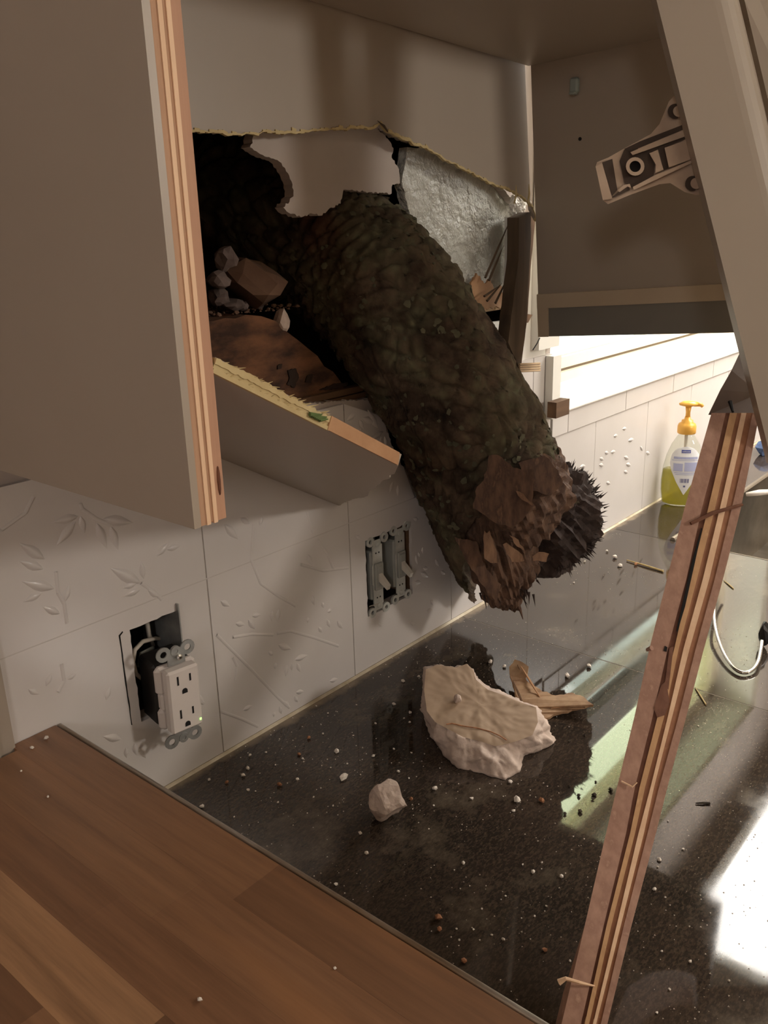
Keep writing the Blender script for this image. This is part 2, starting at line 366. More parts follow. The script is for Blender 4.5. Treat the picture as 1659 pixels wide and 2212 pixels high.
wallb = struct('wall_back', MB().plate([(-1.8, 0), (3.4, 0), (3.4, 2.44), (-1.8, 2.44)], [hole, rect(WIN), rect(SWB), rect(OUB)], XZ, 0.006, 0.019), M['drywall'])
# plain backing behind the device openings and the closed timber cavity behind the torn hole
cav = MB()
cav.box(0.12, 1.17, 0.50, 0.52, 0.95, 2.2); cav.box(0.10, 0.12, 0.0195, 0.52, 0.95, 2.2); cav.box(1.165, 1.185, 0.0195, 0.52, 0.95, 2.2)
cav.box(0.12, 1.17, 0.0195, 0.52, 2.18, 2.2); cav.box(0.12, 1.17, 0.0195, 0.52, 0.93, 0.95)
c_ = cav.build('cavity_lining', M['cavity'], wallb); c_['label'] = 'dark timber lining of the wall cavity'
# rotten timber block at the bottom of the hole
rb = [(0.30, 1.262), (0.755, 1.262), (0.735, 1.285), (0.700, 1.318), (0.672, 1.338), (0.640, 1.362), (0.60, 1.372), (0.30, 1.375)]
o = MB().plate(jag(rb, 0.003, 0.014, seed=5), [], XZ, 0.022, 0.135).build('rotten_timber', M['rot'], wallb); o['label'] = 'orange brown rotten timber in the hole'
lm = MB().box(0.60, 0.775, 0.012, 0.024, 1.262, 1.268).box(0.56, 0.765, 0.014, 0.026, 1.269, 1.276)
lm.build('lath', M['old_wood'], wallb)
for pts in ([(622, 800), (640, 796), (646, 816), (636, 838), (620, 830), (626, 816)], [(664, 812), (676, 808), (672, 828), (660, 826)], [(600, 790), (610, 786), (608, 796), (600, 798)], [(690, 842), (720, 830), (752, 826), (750, 834), (716, 842)]):
    MB().plate(jag(wpx(pts, 0.0205), 0.0007, 0.003, seed=int(pts[0][0])), [], XZ, 0.0205, 0.0225).build('rot_hole', M['cavity'], wallb)
# textured old plaster panel to the right of the crack
tx_px = [(880, 318), (940, 322), (1010, 356), (1070, 390), (1112, 420), (1124, 450), (1116, 520), (1110, 590), (1100, 628), (1092, 655), (1082, 622), (1070, 640), (1062, 610), (1048, 622), (1035, 596), (1000, 640), (930, 560), (886, 470), (868, 392), (876, 350)]
P0 = V((0.85, 0.010, 1.5)); nn = V((0.045, -1, 0)).normalized()
tp = jag([(onp(a, b, P0, nn).x, onp(a, b, P0, nn).z) for a, b in tx_px], 0.0012, 0.006, seed=9)
pl = lambda u, v, w: (u, P0.y + (u - P0.x) * 0.045 + w, v)
o = MB().plate(tp, [], pl, 0.0, 0.012).build('textured_plaster_panel', M['texture'], wallb); o['label'] = 'rough textured grey plaster panel'
# chewed white gypsum edge at the panel's broken right side, and its bright core
GY = [(1112, 436, .007), (1122, 430, .007), (1130, 442, .007), (1116, 452, .008), (1126, 456, .006), (1106, 446, .005), (1138, 438, .005), (1108, 462, .005)]
MB().plate(jag(wpx([(1106, 468), (1123, 472), (1116, 600), (1110, 626), (1102, 636), (1106, 560)], 0.0), 0.001, 0.01, seed=12), [], XZ, -0.006, 0.012).build('gypsum_edge', M['white'], wallb)
# hanging fibres of torn paper
sp = MB()
for (a, b, c2, d) in ((1106, 466, 1048, 600), (1088, 530, 1056, 606), (1084, 612, 1052, 650), (1096, 600, 1070, 655), (1078, 618, 1046, 640)):
    p, q = wl(a, b, -0.012), wl(c2, d, -0.012); sp.tube([p, p.lerp(q, 0.5), q], [0.0003, 0.0014, 0.0018], 5)
o = sp.build('torn_fibres', M['stud'], wallb); o['kind'] = 'stuff'
pp = MB().plate(jag(wpx([(1030, 590), (1046, 612), (1060, 604), (1070, 630), (1082, 616), (1092, 650), (1108, 632), (1108, 660), (1040, 668), (1000, 650)], 0.004), 0.002, 0.004, seed=8), [], XZ, 0.004, 0.007)
o = pp.build('torn_paper', M['tan_wood'], wallb); o['label'] = 'torn brown paper fringe'
MB().box(0.955, 1.115, 0.03, 0.07, 1.336, 1.368).build('cross_timber', M['lumber'], wallb)
MB().plate(wpx([(1040, 700), (1112, 690), (1116, 800), (1060, 780)], 0.012), [], XZ, 0.012, 0.02).build('gypsum_scrap', M['white'], wallb)
# white wall patch between the hole and the casing
MB().plate(jag(wpx([(1128, 470), (1175, 470), (1180, 905), (1120, 905), (1106, 740), (1118, 640)], 0.004), 0.001, 0.02, seed=4), [], XZ, 0.004, 0.012).build('wall_patch', M['white'], wallb)

# ---- backsplash tiles with moulded leaf sprays (pieces of the back wall)
rows = [(CZ + 0.003, 1.1195), (1.1205, 1.263)]
cols = [-0.13, 0.080, 0.2905, 0.5025, 0.7155, 0.9215, 1.1315, 1.3415, 1.5515, 1.7615, 1.9715, 2.1815, 2.3915, 2.6]
tiles = []
brk = wpx([(700, 856), (800, 862), (828, 900), (846, 962), (874, 1016), (900, 1080), (930, 1135)], 0.0)
for ri, (z0, z1) in enumerate(rows):
    for ci in range(len(cols) - 1):
        x0, x1 = cols[ci] + 0.0008, cols[ci + 1] - 0.0008
        if ri == 1 and x0 > 1.19: continue
        if ri == 0 and x0 > 1.10: z1 = 1.1293
        else: z1 = rows[ri][1]
        if x0 < 0.28: continue
        if x0 < 0.2925: x0 = 0.285
        poly = [(x0, z0), (x1, z0), (x1, z1), (x0, z1)]; holes = []
        if ri == 1 and ci == 4:   # broken along the branch
            poly = [(x0, z0), (0.842, z0)] + list(reversed(jag([p for p in brk if z0 < p[1] < z1 - 0.002][0:], 0.0022, 0.004, False, 6))) + [(x0, z1)]
        if ri == 1 and ci == 5:
            poly = [(1.062, z0), (x1, z0), (x1, z1), (1.085, z1), (1.078, 1.21)]
        if ri == 1 and ci == 6: poly = [(x0, z0), (1.186, z0), (1.186, z1), (x0, z1)]
        if ri == 0 and ci == 2: holes = [jag(rect(OUB), 0.0007, 0.006, seed=3)]
        if ri == 0 and ci == 4: holes = [jag(rect(SWB), 0.0009, 0.006, seed=4)]
        t_ = MB().plate(poly, holes, XZ, 0.0, 0.0055).build('tile', M['tile'], wallb); tiles.append((t_, x0, x1, z0, z1))
for x0 in (1.24, 1.45, 1.66, 1.87, 2.08, 2.29):
    MB().box(max(x0 - 0.0, 1.19) + 0.001, x0 + 0.209, -0.002, 0.0055, 1.1305, 1.1665).build('tile', M['tile'], wallb)
MB().box(1.19, 1.239, -0.002, 0.0055, 1.1305, 1.1665).build('tile', M['tile'], wallb)
gr = MB()
for xj in cols[3:6]: gr.box(xj - 0.0009, xj + 0.0009, 0.0007, 0.0055, CZ, 1.1195 if xj > 0.93 else 1.255)
gr.build('grout_line', M['grout'], wallb)
gp = MB().box(0.285, 0.84, 0.0003, 0.0055, 1.1192, 1.1208)
for xj in cols[6:]: gp.box(xj - 0.0009, xj + 0.0009, 0.0003, 0.0055, CZ, 1.119)  # right-hand joints kept pale, the strong light on them put into the colour
for xj in (1.24, 1.45, 1.66, 1.87, 2.08, 2.29): gp.box(xj - 0.0015, xj + 0.0015, -0.0012, 0.0055, 1.131, 1.166)
gp.box(1.19, 2.5, 0.0006, 0.0055, 1.129, 1.1307)
gp.build('grout_line', M['grout_pale'], wallb)
def zz(lst, s, ox, oy): return [tuple((v / s + (ox if i % 2 == 0 else oy)) for i, v in enumerate(q)) for q in lst]
leaves = zz([(975,360,1015,450),(280,730,360,775),(400,910,480,920),(500,880,560,960),(530,850,610,835),(690,800,690,900),(745,790,735,910),(1010,690,1030,770),(1090,740,1105,790),(1130,820,1180,790),(1130,880,1155,945),(1210,890,1255,955),(1060,940,1095,985),(975,860,975,910),(740,1080,850,1115),(870,1200,980,1160),(720,1220,715,1280),(810,1230,800,1340),(850,1230,850,1290),(890,1230,920,1300),(700,1160,660,1130),(870,1490,900,1540),(880,1460,950,1450),(750,1570,770,1635),(790,1530,830,1580),(710,1610,705,1660),(460,1600,540,1560),(1150,1370,1220,1350),(75,1490,155,1560),(310,120,430,245),(590,130,620,50),(440,70,520,120)], 3.6875, 400, 1100)
leaves += zz([(560,380,370,430),(540,420,400,600),(575,380,610,510),(690,430,770,620),(790,450,850,630),(740,400,960,430),(320,690,130,570),(310,760,130,700),(390,900,150,850),(300,930,160,1000),(460,1000,500,860),(430,1080,300,1030),(1010,860,780,750),(1030,830,1010,700),(1010,900,870,960),(980,860,870,900),(1140,960,1050,900),(1120,670,1220,560),(1190,620,1300,590),(330,1600,370,1500),(760,1700,790,1600),(480,1550,550,1510),(1400,1660,1470,1730),(200,1620,290,1660),(870,1980,730,1960),(900,2040,910,2120),(960,2010,980,2100),(1010,2050,1050,2120)], 3.318, 0, 1000)
leaves += zz([(220,430,290,490),(1150,150,1240,170),(1300,620,1310,730),(1190,750,1220,900),(1230,700,1260,780),(1310,960,1400,965),(1270,1030,1410,1110),(1510,820,1570,930),(1170,1190,1290,1190),(1430,1480,1490,1570),(1370,1650,1480,1650),(1100,1860,1200,1860),(580,1850,650,1920),(1600,1010,1680,1060)], 7.54, 740, 1100)
leaves += zz([(1040,350,1070,410),(1060,340,1140,370),(1020,310,960,360),(1050,400,1040,470),(1180,420,1110,470),(1170,450,1165,520),(1190,450,1210,530),(1150,400,1090,290),(1240,720,1220,790),(1270,740,1270,810),(1020,600,1030,560)], 2.765, 400, 780)
leaves += zz([(400,560,428,568),(365,600,395,612),(440,560,475,552),(530,590,565,606),(545,640,580,650),(460,450,490,442),(520,400,550,396),(410,765,440,776),(360,645,395,650),(530,690,560,700),(680,560,710,572),(230,660,270,650),(560,480,600,470),(640,520,660,550)], 3.16, 1180, 800)
stems = [zz([q], s, ox, oy)[0] for q, s, ox, oy in (((545,120,525,400,600,590,740,690,880,770), 3.6875, 400, 1100), ((970,20,1020,190,1130,350,1180,470), 3.6875, 400, 1100), ((920,440,1100,490,1300,465), 3.6875, 400, 1100), ((250,1000,520,1270,740,1500,830,1580), 3.6875, 400, 1100), ((380,1020,530,995,700,1000), 3.6875, 400, 1100), ((730,990,840,970,1020,1020,1220,1090), 3.6875, 400, 1100), ((285,1610,450,1670,580,1730), 3.6875, 400, 1100), ((380,1180,415,1250,400,1360), 3.6875, 400, 1100),
    ((10,480,180,360,240,240), 3.318, 0, 1000), ((400,780,415,930,460,1010,480,1150), 3.318, 0, 1000), ((575,290,590,330,690,400,800,450), 3.318, 0, 1000), ((1010,860,1100,920,1160,980), 3.318, 0, 1000), ((440,1440,460,1560,420,1640), 3.318, 0, 1000))]
def relief(x, z, dx, dz, w, h, mb):
    L = math.hypot(dx, dz); ux, uz = dx / L, dz / L; vx, vz = -uz, ux
    prof = [(0.0, 0.0), (0.15, 0.55), (0.35, 0.95), (0.55, 0.9), (0.8, 0.45), (1.0, 0.0)]
    vs = []; fs = []
    for k, (s, ww) in enumerate(prof):
        hh = h * (0.15 + 0.85 * math.sin(math.pi * min(1, s + 0.08)))
        for side in (-1, -0.5, 0, 0.5, 1):
            vs.append((x + ux * L * s + vx * ww * w * side, 0.0004 - hh * (1 - side * side) * (0.8 if side else 1.0), z + uz * L * s + vz * ww * w * side))
    for k in range(len(prof) - 1):
        for j in range(4): fs.append((k * 5 + j, k * 5 + j + 1, k * 5 + j + 6, k * 5 + j + 5))
    mb.add(vs, fs)
rel = {id(t): MB() for t, *_ in tiles}
def tile_at(x, z):
    for t, x0, x1, z0, z1 in tiles:
        if x0 < x < x1 and z0 < z < z1: return t
for q in leaves:
    a, b = wl(q[0], q[1]), wl(q[2], q[3]); t = tile_at((a.x + b.x) / 2, (a.z + b.z) / 2)
    if t:
        L = (b - a).length; relief(a.x, a.z, b.x - a.x, b.z - a.z, min(0.0068, 0.12 * L + 0.0020), min(0.0042, 0.0016 + L * 0.055), rel[id(t)])
for q in stems:
    pts = [wl(q[i], q[i + 1]) for i in range(0, len(q), 2)]
    for a, b in zip(pts, pts[1:]):
        for k in range(3):
            p, r_ = a.lerp(b, k / 3), a.lerp(b, (k + 1) / 3); t = tile_at((p.x + r_.x) / 2, (p.z + r_.z) / 2)
            if t:
                d = (r_ - p).normalized(); nv = V((-d.z, 0, d.x)) * 0.0022; b_ = V((0, 0.0004, 0)); c2 = V((0, -0.0018, 0))
                rel[id(t)].add([p - nv + b_, p + c2, p + nv + b_, r_ - nv + b_, r_ + c2, r_ + nv + b_], [(0, 1, 4, 3), (1, 2, 5, 4)])
for t, *_ in tiles:
    if rel[id(t)].v: rel[id(t)].build('leaf_relief', M['tile'], t, smooth=True)

# ---- window
win = empty('window_1', kind='structure'); x0, x1, z0, z1 = WIN
fr = MB(); yb = 0.13
fr.box(x0, x1, yb, yb + 0.045, z0, z0 + 0.018).box(x0, x1, yb + 0.008, yb + 0.04, z0 + 0.024, z0 + 0.045).box(x0, x0 + 0.05, yb, yb + 0.045, z0, z1).box(x1 - 0.05, x1, yb, yb + 0.045, z0, z1).box(x0, x1, yb, yb + 0.045, z1 - 0.05, z1)
fr.box(x0 + .05, x1 - .05, yb, yb + 0.035, 1.40, 1.41); fr.build('window_frame', M['beige_sash'], win)
MB().box(x0, x1, yb + 0.012, yb + 0.04, z0 + 0.018, z0 + 0.024).build('sash_groove', M['groove'], win)
MB().box(x0 + 0.05, x1 - 0.05, yb - 0.004, yb + 0.035, 1.462, 1.552).build('meeting_rail', M['rail_grey'], win)
MB().box(x0 + 0.05, x1 - 0.05, yb + 0.018, yb + 0.022, z0 + 0.045, 1.462).build('glass_pane', M['glass_dim'], win)
MB().box(x0 + 0.05, x1 - 0.05, yb + 0.018, yb + 0.022, 1.552, z1 - 0.05).build('glass_pane', M['glass'], win)
MB().box(x0 + 0.002, x1, 0.002, yb, z0 - 0.0005, z0 + 0.001).box(x0 + 0.002, x1, -0.006, 0.002, 1.1675, 1.1695).build('window_sill', M['white'], win)
rv = MB().box(x0 - 0.003, x0, 0.019, yb + 0.05, z0, z1).box(x1, x1 + 0.003, 0.019, yb + 0.05, z0, z1).box(x0, x1, 0.019, yb + 0.05, z1, z1 + 0.003).box(x0, x1, 0.019, yb + 0.05, z0 - 0.02, z0 - 0.001)
rv.build('window_reveal', M['white'], win)
cs = MB().box(1.128, 1.188, -0.010, 0.004, 1.275, z1 + 0.06).box(1.165, 1.189, -0.014, -0.001, 1.166, 1.262)
cs.build('window_casing', M['white'], win)
MB().box(1.150, 1.190, -0.030, -0.0145, 1.172, 1.196).build('sill_end', M['old_wood'], win)

# ---- trim at the left end of the tiled wall
struct('trim_1', MB().box(0.20, 0.2825, -0.006, 0.0055, 0.0, 2.4).box(0.215, 0.268, -0.010, -0.006, 0.0, 2.4), M['paint'])

# ---- lamps
def pendant(lab, x, y, z, r, mat):
    p = tag(empty('pendant_lamp'), lab, 'lamp')
    MB().lathe([(0.05, 0.0), (0.05, -0.02), (0.012, -0.03)], (x, y, 2.44), 24).build('ceiling_rose', M['white'], p)
    MB().tube([(x, y, 2.415), (x, y, z + r + 0.02)], 0.003, 8).build('cord', M['black'], p)
    MB().lathe([(0.02, 0.035), (0.028, 0.02), (0.03, -0.004)], (x, y, z + r), 20).build('socket', M['white'], p)
    MB().lathe([(max(0.001, r * math.sin(math.pi * i / 16)), -r * math.cos(math.pi * i / 16)) for i in range(17)], (x, y, z), 32).build('globe', M[mat], p, smooth=True)
pendant('warm globe pendant lamp at the right of the kitchen, behind the viewer', 1.36, -2.0, 1.76, 0.09, 'lamp_room')
pendant('globe pendant lamp at the far left of the kitchen', -1.18, -1.3, 1.84, 0.10, 'lamp_left')
lf = tag(empty('sink_light'), 'white rectangular light box hanging over the sink beside the window', 'lamp')
MB().box(1.69, 2.63, -1.03, -0.08, 2.015, 2.07).build('lamp_housing', M['white'], lf)
MB().box(1.72, 2.60, -1.00, -0.11, 2.00, 2.014).build('diffuser', M['lamp_sink'], lf)
for x_ in (1.9, 2.4):
    for y_ in (-0.85, -0.25): MB().tube([(x_, y_, 2.069), (x_, y_, 2.445)], 0.004, 8).build('hanging_rod', M['steel'], lf)

# ================================================================== UPPER CABINET
cab = tag(empty('upper_cabinet'), 'broken beige upper cabinet with bare plywood edges hanging on the wall', 'cabinet')
side = MB().box(0.2455, 0.2497, -0.3370, -0.003, 1.3140, 2.1).build('side_panel', M['paint'], cab)
side['label'] = 'left end panel with striped plywood edge'
xs = 0.2497
for w, m_, dy in ((0.0038, 'ply_tan', 0.0006), (0.0023, 'ply_light', 0.0), (0.0022, 'ply_tan', 0.0007), (0.0023, 'ply_light', 0.0001), (0.0056, 'ply_orange', 0.0004)):
    z0 = 1.314 + random.uniform(-0.0004, 0.0012)
    MB().box(xs, xs + w, -0.3370 + dy, -0.003, z0, 2.1).build('ply_layer', M[m_], side); xs += w
kn = MB().lathe([(0.0014, 0), (0.0012, 0.0009), (0.0003, 0.0012)], n=10).build('knot_hole', M['knot'], side)
kn.matrix_local = Matrix.Translation((0.2632, -0.3362, 1.3345)) @ Matrix.Rotation(math.radians(90), 4, 'X') @ Matrix.Diagonal((0.75, 6.0, 1, 1))
# right end panel, pulled off the wall and leaning
BB, BT, FB = V((1.0686, -0.045, 1.3036)), V((1.0312, -0.045, 1.6356)), on(1590, 718, 'y', -0.31)
up = (BT - BB).normalized(); fw = (FB - BB); nr = fw.cross(up).normalized(); nr = nr if nr.x > 0 else -nr
pan = [BB, BB + nr * 0.018, FB + nr * 0.018, FB]; pan = [pan[0], pan[3], pan[2], pan[1]]
def slab(mb, a, b, h0, h1, off0, off1):      # strip on the right panel: from a to b along its depth, heights measured up it
    q = []
    for h in (h0, h1):
        p0, p1 = BB + fw * a + up * h, BB + fw * b + up * h
        q += [p0 + nr * off0, p1 + nr * off0, p1 + nr * off1, p0 + nr * off1]
    return mb.hexa(q)
o = slab(MB(), 0, 1.2, 0, 0.75, 0, 0.018).build('side_panel', M['paint'], cab); o['label'] = 'right end panel leaning off the wall'
slab(MB(), 0, 1.17, 0.039, 0.058, -0.004, 0.0).build('dado_strip', M['dado'], cab)
slab(MB(), 0, 0.06, 0.0, 0.039, -0.0035, 0.0).build('dado_strip', M['dado'], cab)
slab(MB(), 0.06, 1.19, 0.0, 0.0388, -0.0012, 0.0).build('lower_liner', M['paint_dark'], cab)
pin = onp(1245, 185, BB, nr); pc = tag(empty('x'), ) if False else None
sp_ = MB().cbox(-0.008, 0.0, -0.0055, 0.0055, -0.0085, 0.0085, 0.002).cbox(-0.011, -0.002, -0.004, 0.004, -0.0105, -0.0075, 0.001)
o = sp_.build('shelf_clip', M['clip'], cab); o.location = pin - nr * 0.0005
o['label'] = 'small metal shelf clip'
o = MB().lathe([(0.0022, 0), (0.0022, 0.0006)], n=10).build('peg_hole', M['hole'], cab); o.location = onp(1253, 300, BB, nr) - nr * 0.0006; o.rotation_euler = (0, math.radians(90), 0)
# back panel, bowed forward to the right, torn off along its lower edge
def backy(x): return -0.006 - 0.030 * max(0.0, (x - 0.27) / 0.76)
bP, bn = V((0.27, -0.006, 1.5)), V((-0.030 / 0.76, -1, 0)).normalized()
def bk(px, py): p = onp(px, py, bP, bn); return (p.x, p.z)
tear = [bk(*q) for q in ((360, 282), (430, 283), (500, 289), (548, 288), (620, 284), (700, 280), (770, 277), (806, 275), (822, 264), (838, 284), (874, 300), (930, 325), (968, 348), (1010, 368), (1060, 395), (1100, 410), (1132, 428), (1150, 445), (1158, 476))]
tj = jag(tear, 0.0011, 0.005, False, 11)
xr = 1.0312
bp = MB().plate(tj + [(1.052, 1.47), (xr - 0.002, 1.66), (0.2657, 1.70), (0.2657, tear[0][1])], [], lambda u, v, w: (u, backy(u) + w, v), 0.0, 0.004)
o = bp.build('back_panel', M['paint'], cab); o['label'] = 'back panel torn off along its lower edge'
te = MB(); rng = random.Random(5)
for i in range(len(tj) - 1):
    (a, b), (c2, d) = tj[i], tj[i + 1]
    h = rng.uniform(0.0004, 0.0022) * (1.8 if rng.random() < 0.16 else 1.0); e = rng.uniform(0.0004, 0.002)
    if a > 1.02: h *= 0.4
    ya, yc = backy(a) - 0.0012, backy(c2) - 0.0012
    te.hexa([(a, ya, b - e), (c2, yc, d - e), (c2, yc + 0.004, d - e), (a, ya + 0.004, b - e), (a, ya, b + h), (c2, yc, d + h * 0.8), (c2, yc + 0.004, d + h), (a, ya + 0.004, b + h)])
te.build('torn_edge', M['splint'], cab)
for (a, b, c2, d) in ((806, 262, 834, 284), (1134, 398, 1137, 440), (1106, 400, 1108, 440)):
    p, q = onp(a, b, bP, bn), onp(c2, d, bP, bn); p.y -= 0.006; q.y -= 0.002
    MB().tube([p, p.lerp(q, .5) + V((0.001, -0.001, 0)), q], [0.0003, 0.0014, 0.001], 5).build('splinter', M['splint'] if a > 1100 else M['stud'], cab)
# shelf over the hole (we look at its underside)
sa, sb = onp(690, 0, bP, bn), onp(1143, 146, bP, bn)
MB().hexa([(0.2657, -0.006, sa.z + 0.018), (0.2657, -0.325, sa.z + 0.018), (1.04, -0.325, sb.z + 0.012), (xr - 0.001, -0.042, sb.z), (0.2657, -0.006, sa.z + 0.037), (0.2657, -0.325, sa.z + 0.037), (1.04, -0.325, sb.z + 0.031), (xr - 0.001, -0.042, sb.z + 0.019)]).build('shelf', M['paint'], cab)
# bottom board: still hinged on the left panel, hanging down to the right, seen from below
A = V((0.2657, -0.335, 1.388)); B = on(860, 1006, 'y', -0.335)
fe = (B - A); fl = fe.length; fe.normalize(); fn = fe.cross(V((0, 1, 0))).normalized()
def flp(px, py): p = onp(px, py, A, fn); return ((p - A).dot(fe), p.y)
out = [flp(*q) for q in ((860, 1006), (852, 1024), (832, 1036), (806, 1056), (788, 1074), (760, 1078), (738, 1090), (718, 1102), (697, 1111), (668, 1104), (640, 1088), (600, 1066), (560, 1048), (520, 1034))]
out = [(0.0, -0.335), (fl * 0.5, -0.335), (fl, -0.335)] + jag([(a, max(b, -0.333)) for a, b in out[1:]], 0.0012, 0.008, False, 2) + [(0.0, out[-1][1] + 0.02)]
fmap = lambda u, v, w: tuple(A + fe * u + V((0, v - A.y, 0)) + (fn if fn.z > 0 else -fn) * w)
bb = MB().plate(out, [], fmap, 0.0, 0.0075).build('bottom_board', M['paint'], cab); bb['label'] = 'bottom board snapped and hanging down'
# its broken front edge: splintered pale fibres near the hinge, solid tan wood further out
fx = MB(); rng = random.Random(3)
NK = 40; e0 = [rng.uniform(-.0005, .0005) for _ in range(NK + 1)]; e1 = [rng.uniform(-.0006, .0012) for _ in range(NK + 1)]
def edge_band(w0, w1, y, ea, eb):
    for k in range(NK):
        a_, b_ = fl * 0.56 * k / NK, fl * 0.56 * (k + 1) / NK
        fx.hexa([fmap(a_, y, w0 + ea[k]), fmap(b_, y, w0 + ea[k + 1]), fmap(b_, -0.333, w0 + ea[k + 1]), fmap(a_, -0.333, w0 + ea[k]), fmap(a_, y, w1 + eb[k]), fmap(b_, y, w1 + eb[k + 1]), fmap(b_, -0.333, w1 + eb[k + 1]), fmap(a_, -0.333, w1 + eb[k])])
z_ = [0] * (NK + 1)
edge_band(-0.0002, 0.0022, -0.3362, z_, e0); edge_band(0.0018, 0.0050, -0.3354, z_, z_); edge_band(0.0044, 0.0070, -0.3360, e0, e1)
for k in range(60):
    u = rng.uniform(0.004, fl * 0.54); w_ = rng.choice((0.0018, 0.0068, 0.0072)); L = rng.uniform(0.002, 0.006)
    fx.tube([fmap(u, -0.335, w_), fmap(u + L * rng.uniform(.3, 1), -0.3365, w_ + L * rng.uniform(.1, .6))], [0.0005, 0.0001], 4)
o = fx.build('splintered_edge', M['splint'], bb); o['kind'] = 'stuff'
u0 = fl * 0.55
MB().hexa([fmap(u0, -0.3365, 0.0), fmap(fl - .002, -0.3365, 0.0), fmap(fl - .002, -0.334, 0.0), fmap(u0, -0.334, 0.0), fmap(u0, -0.3365, 0.0082), fmap(fl - .004, -0.3365, 0.0076), fmap(fl - .004, -0.33, 0.0076), fmap(u0, -0.33, 0.0082)]).build('solid_edge', M['tan_wood'], bb)
lf_ = MB()
for k in range(7): lf_.tube([fmap(fl * 0.44 + k * 0.0014, -0.337, 0.003), fmap(fl * 0.47 + k * 0.0014, -0.3385, 0.005 + 0.0004 * (k % 3))], [0.0016, 0.0004], 5)
o = lf_.build('moss_tuft', simple('moss', lin(92, 112, 60), lin(74, 92, 48), 0.9, 60), bb); o['label'] = 'small green moss tuft caught in the break'

# ---- loose face-frame stile with its hinge, leaning at the cabinet's right
stl = tag(empty('face_frame_stile'), 'beige torn-off face frame stile leaning diagonally with a hinge on it', 'board')
def ed(px0, py0, px1, py1, py): f = (py - py0) / (py1 - py0); return px0 + (px1 - px0) * f
LE = lambda y: ed(1418, 0, 1655, 950, y); RE = lambda y: LE(y) + 178 - 10 * y / 950
TT = lambda y: 0.72 + 0.08 * y / 950
sv = []; sf = []; cnt = 0
ys = [-160, 100, 400, 700, 1000]
prof = [(-0.07, 0.0175), (0.0, 0.0), (0.70, 0.0), (0.78, 0.0004), (0.86, 0.002), (0.93, 0.005), (0.98, 0.010), (1.0, 0.017)]
for y in ys:
    for (s, d) in prof: sv.append(dep(LE(y) + (RE(y) - LE(y)) * s, y, TT(y) + d))
m_ = len(prof)
for i in range(len(ys) - 1):
    for k in range(m_): sf.append((i * m_ + k, i * m_ + (k + 1) % m_, (i + 1) * m_ + (k + 1) % m_, (i + 1) * m_ + k))
sf += [tuple(range(m_ - 1, -1, -1)), tuple((len(ys) - 1) * m_ + k for k in range(m_))]
MB().add(sv, sf).build('stile_board', M['paint'], stl)
hp = empty('hinge_plate'); hp.parent = stl; 
H_ = lambda lst: [(1260 + a / 6.38, 180 + b / 6.38) for a, b in lst]
base = seen_plate(MB(), H_([(170, 1150), (190, 1085), (340, 1025), (560, 900), (930, 700), (1050, 560), (1180, 250), (1270, 150), (1560, 300), (1800, 1500), (1560, 1540), (1400, 1500), (1200, 1375), (1050, 1390), (640, 1540), (340, 1665), (270, 1610)]), 0.772, 0.003)
bpy.data.objects.remove(hp); hp = base.build('hinge_plate', M['hinge'], stl); hp['label'] = 'metal cabinet hinge plate'
def hpart(name, pts, t, th, mat): seen_plate(MB(), H_(pts), t + 0.030, th).build(name, M[mat], hp)
circ = lambda cx, cy, r, n=20, a0=0, a1=360: [(cx + r * math.cos(math.radians(a0 + (a1 - a0) * i / n)), cy + r * math.sin(math.radians(a0 + (a1 - a0) * i / n))) for i in range(n + (1 if a1 - a0 < 360 else 0))]
hpart('recess', [(500, 1070), (560, 920), (700, 850), (800, 940), (900, 940), (985, 1130), (970, 1270), (760, 1400), (690, 1445), (570, 1375)], 0.7405, 0.0012, 'hinge_dark')
hpart('groove', [(560, 905), (780, 800), (1360, 575), (1370, 640), (860, 850), (640, 940)], 0.7400, 0.0012, 'hinge_dark')
hpart('rail', [(650, 950), (860, 855), (1370, 645), (1395, 735), (820, 940), (680, 990)], 0.7375, 0.004, 'hinge')
hpart('groove', [(820, 945), (1395, 730), (1405, 770), (1120, 880), (900, 960)], 0.7398, 0.0012, 'hinge_dark')
hpart('arm_block', [(1120, 890), (1400, 790), (1480, 1050), (1180, 1160)], 0.736, 0.004, 'hinge')
hpart('groove', [(1040, 905), (1120, 880), (1180, 1165), (1110, 1195)], 0.7397, 0.0012, 'hinge_dark')
hpart('arm_bar', [(910, 965), (1025, 915), (1105, 1190), (990, 1240), (1000, 1120)], 0.737, 0.003, 'hinge')
hpart('lower_rail', [(980, 1270), (1490, 1060), (1510, 1090), (700, 1470), (680, 1430)], 0.7365, 0.004, 'hinge')
hpart('clip', [(170, 1150), (260, 1100), (400, 1590), (270, 1612)], 0.7350, 0.006, 'hinge')
hpart('slot', [(258, 1090), (400, 1040), (470, 1470), (400, 1545)], 0.7392, 0.0012, 'hinge_dark')
hpart('slot', [(350, 1600), (480, 1500), (620, 1420), (645, 1465), (520, 1530)], 0.7390, 0.0012, 'hinge_dark')
hpart('tab', [(470, 1480), (560, 1400), (640, 1385), (665, 1450), (610, 1420), (500, 1500)], 0.7380, 0.002, 'hinge')
ring = MB(); ro, ri = H_(circ(715, 1145, 128)), H_(circ(715, 1145, 78))
n_ = len(ro); rp = [dep(a, b, 0.7635) for a, b in ro] + [dep(a, b, 0.7635) for a, b in ri] + [dep(a, b, 0.771) for a, b in ro] + [dep(a, b, 0.771) for a, b in ri]
rf = []
for i in range(n_):
    j = (i + 1) % n_; rf += [(i, n_ + i, n_ + j, j), (i, j, 2 * n_ + j, 2 * n_ + i), (n_ + i, 3 * n_ + i, 3 * n_ + j, n_ + j)]
ring.add(rp, rf).build('screw_boss', M['hinge'], hp)
hpart('boss_hole', circ(715, 1145, 78), 0.7388, 0.001, 'hole')
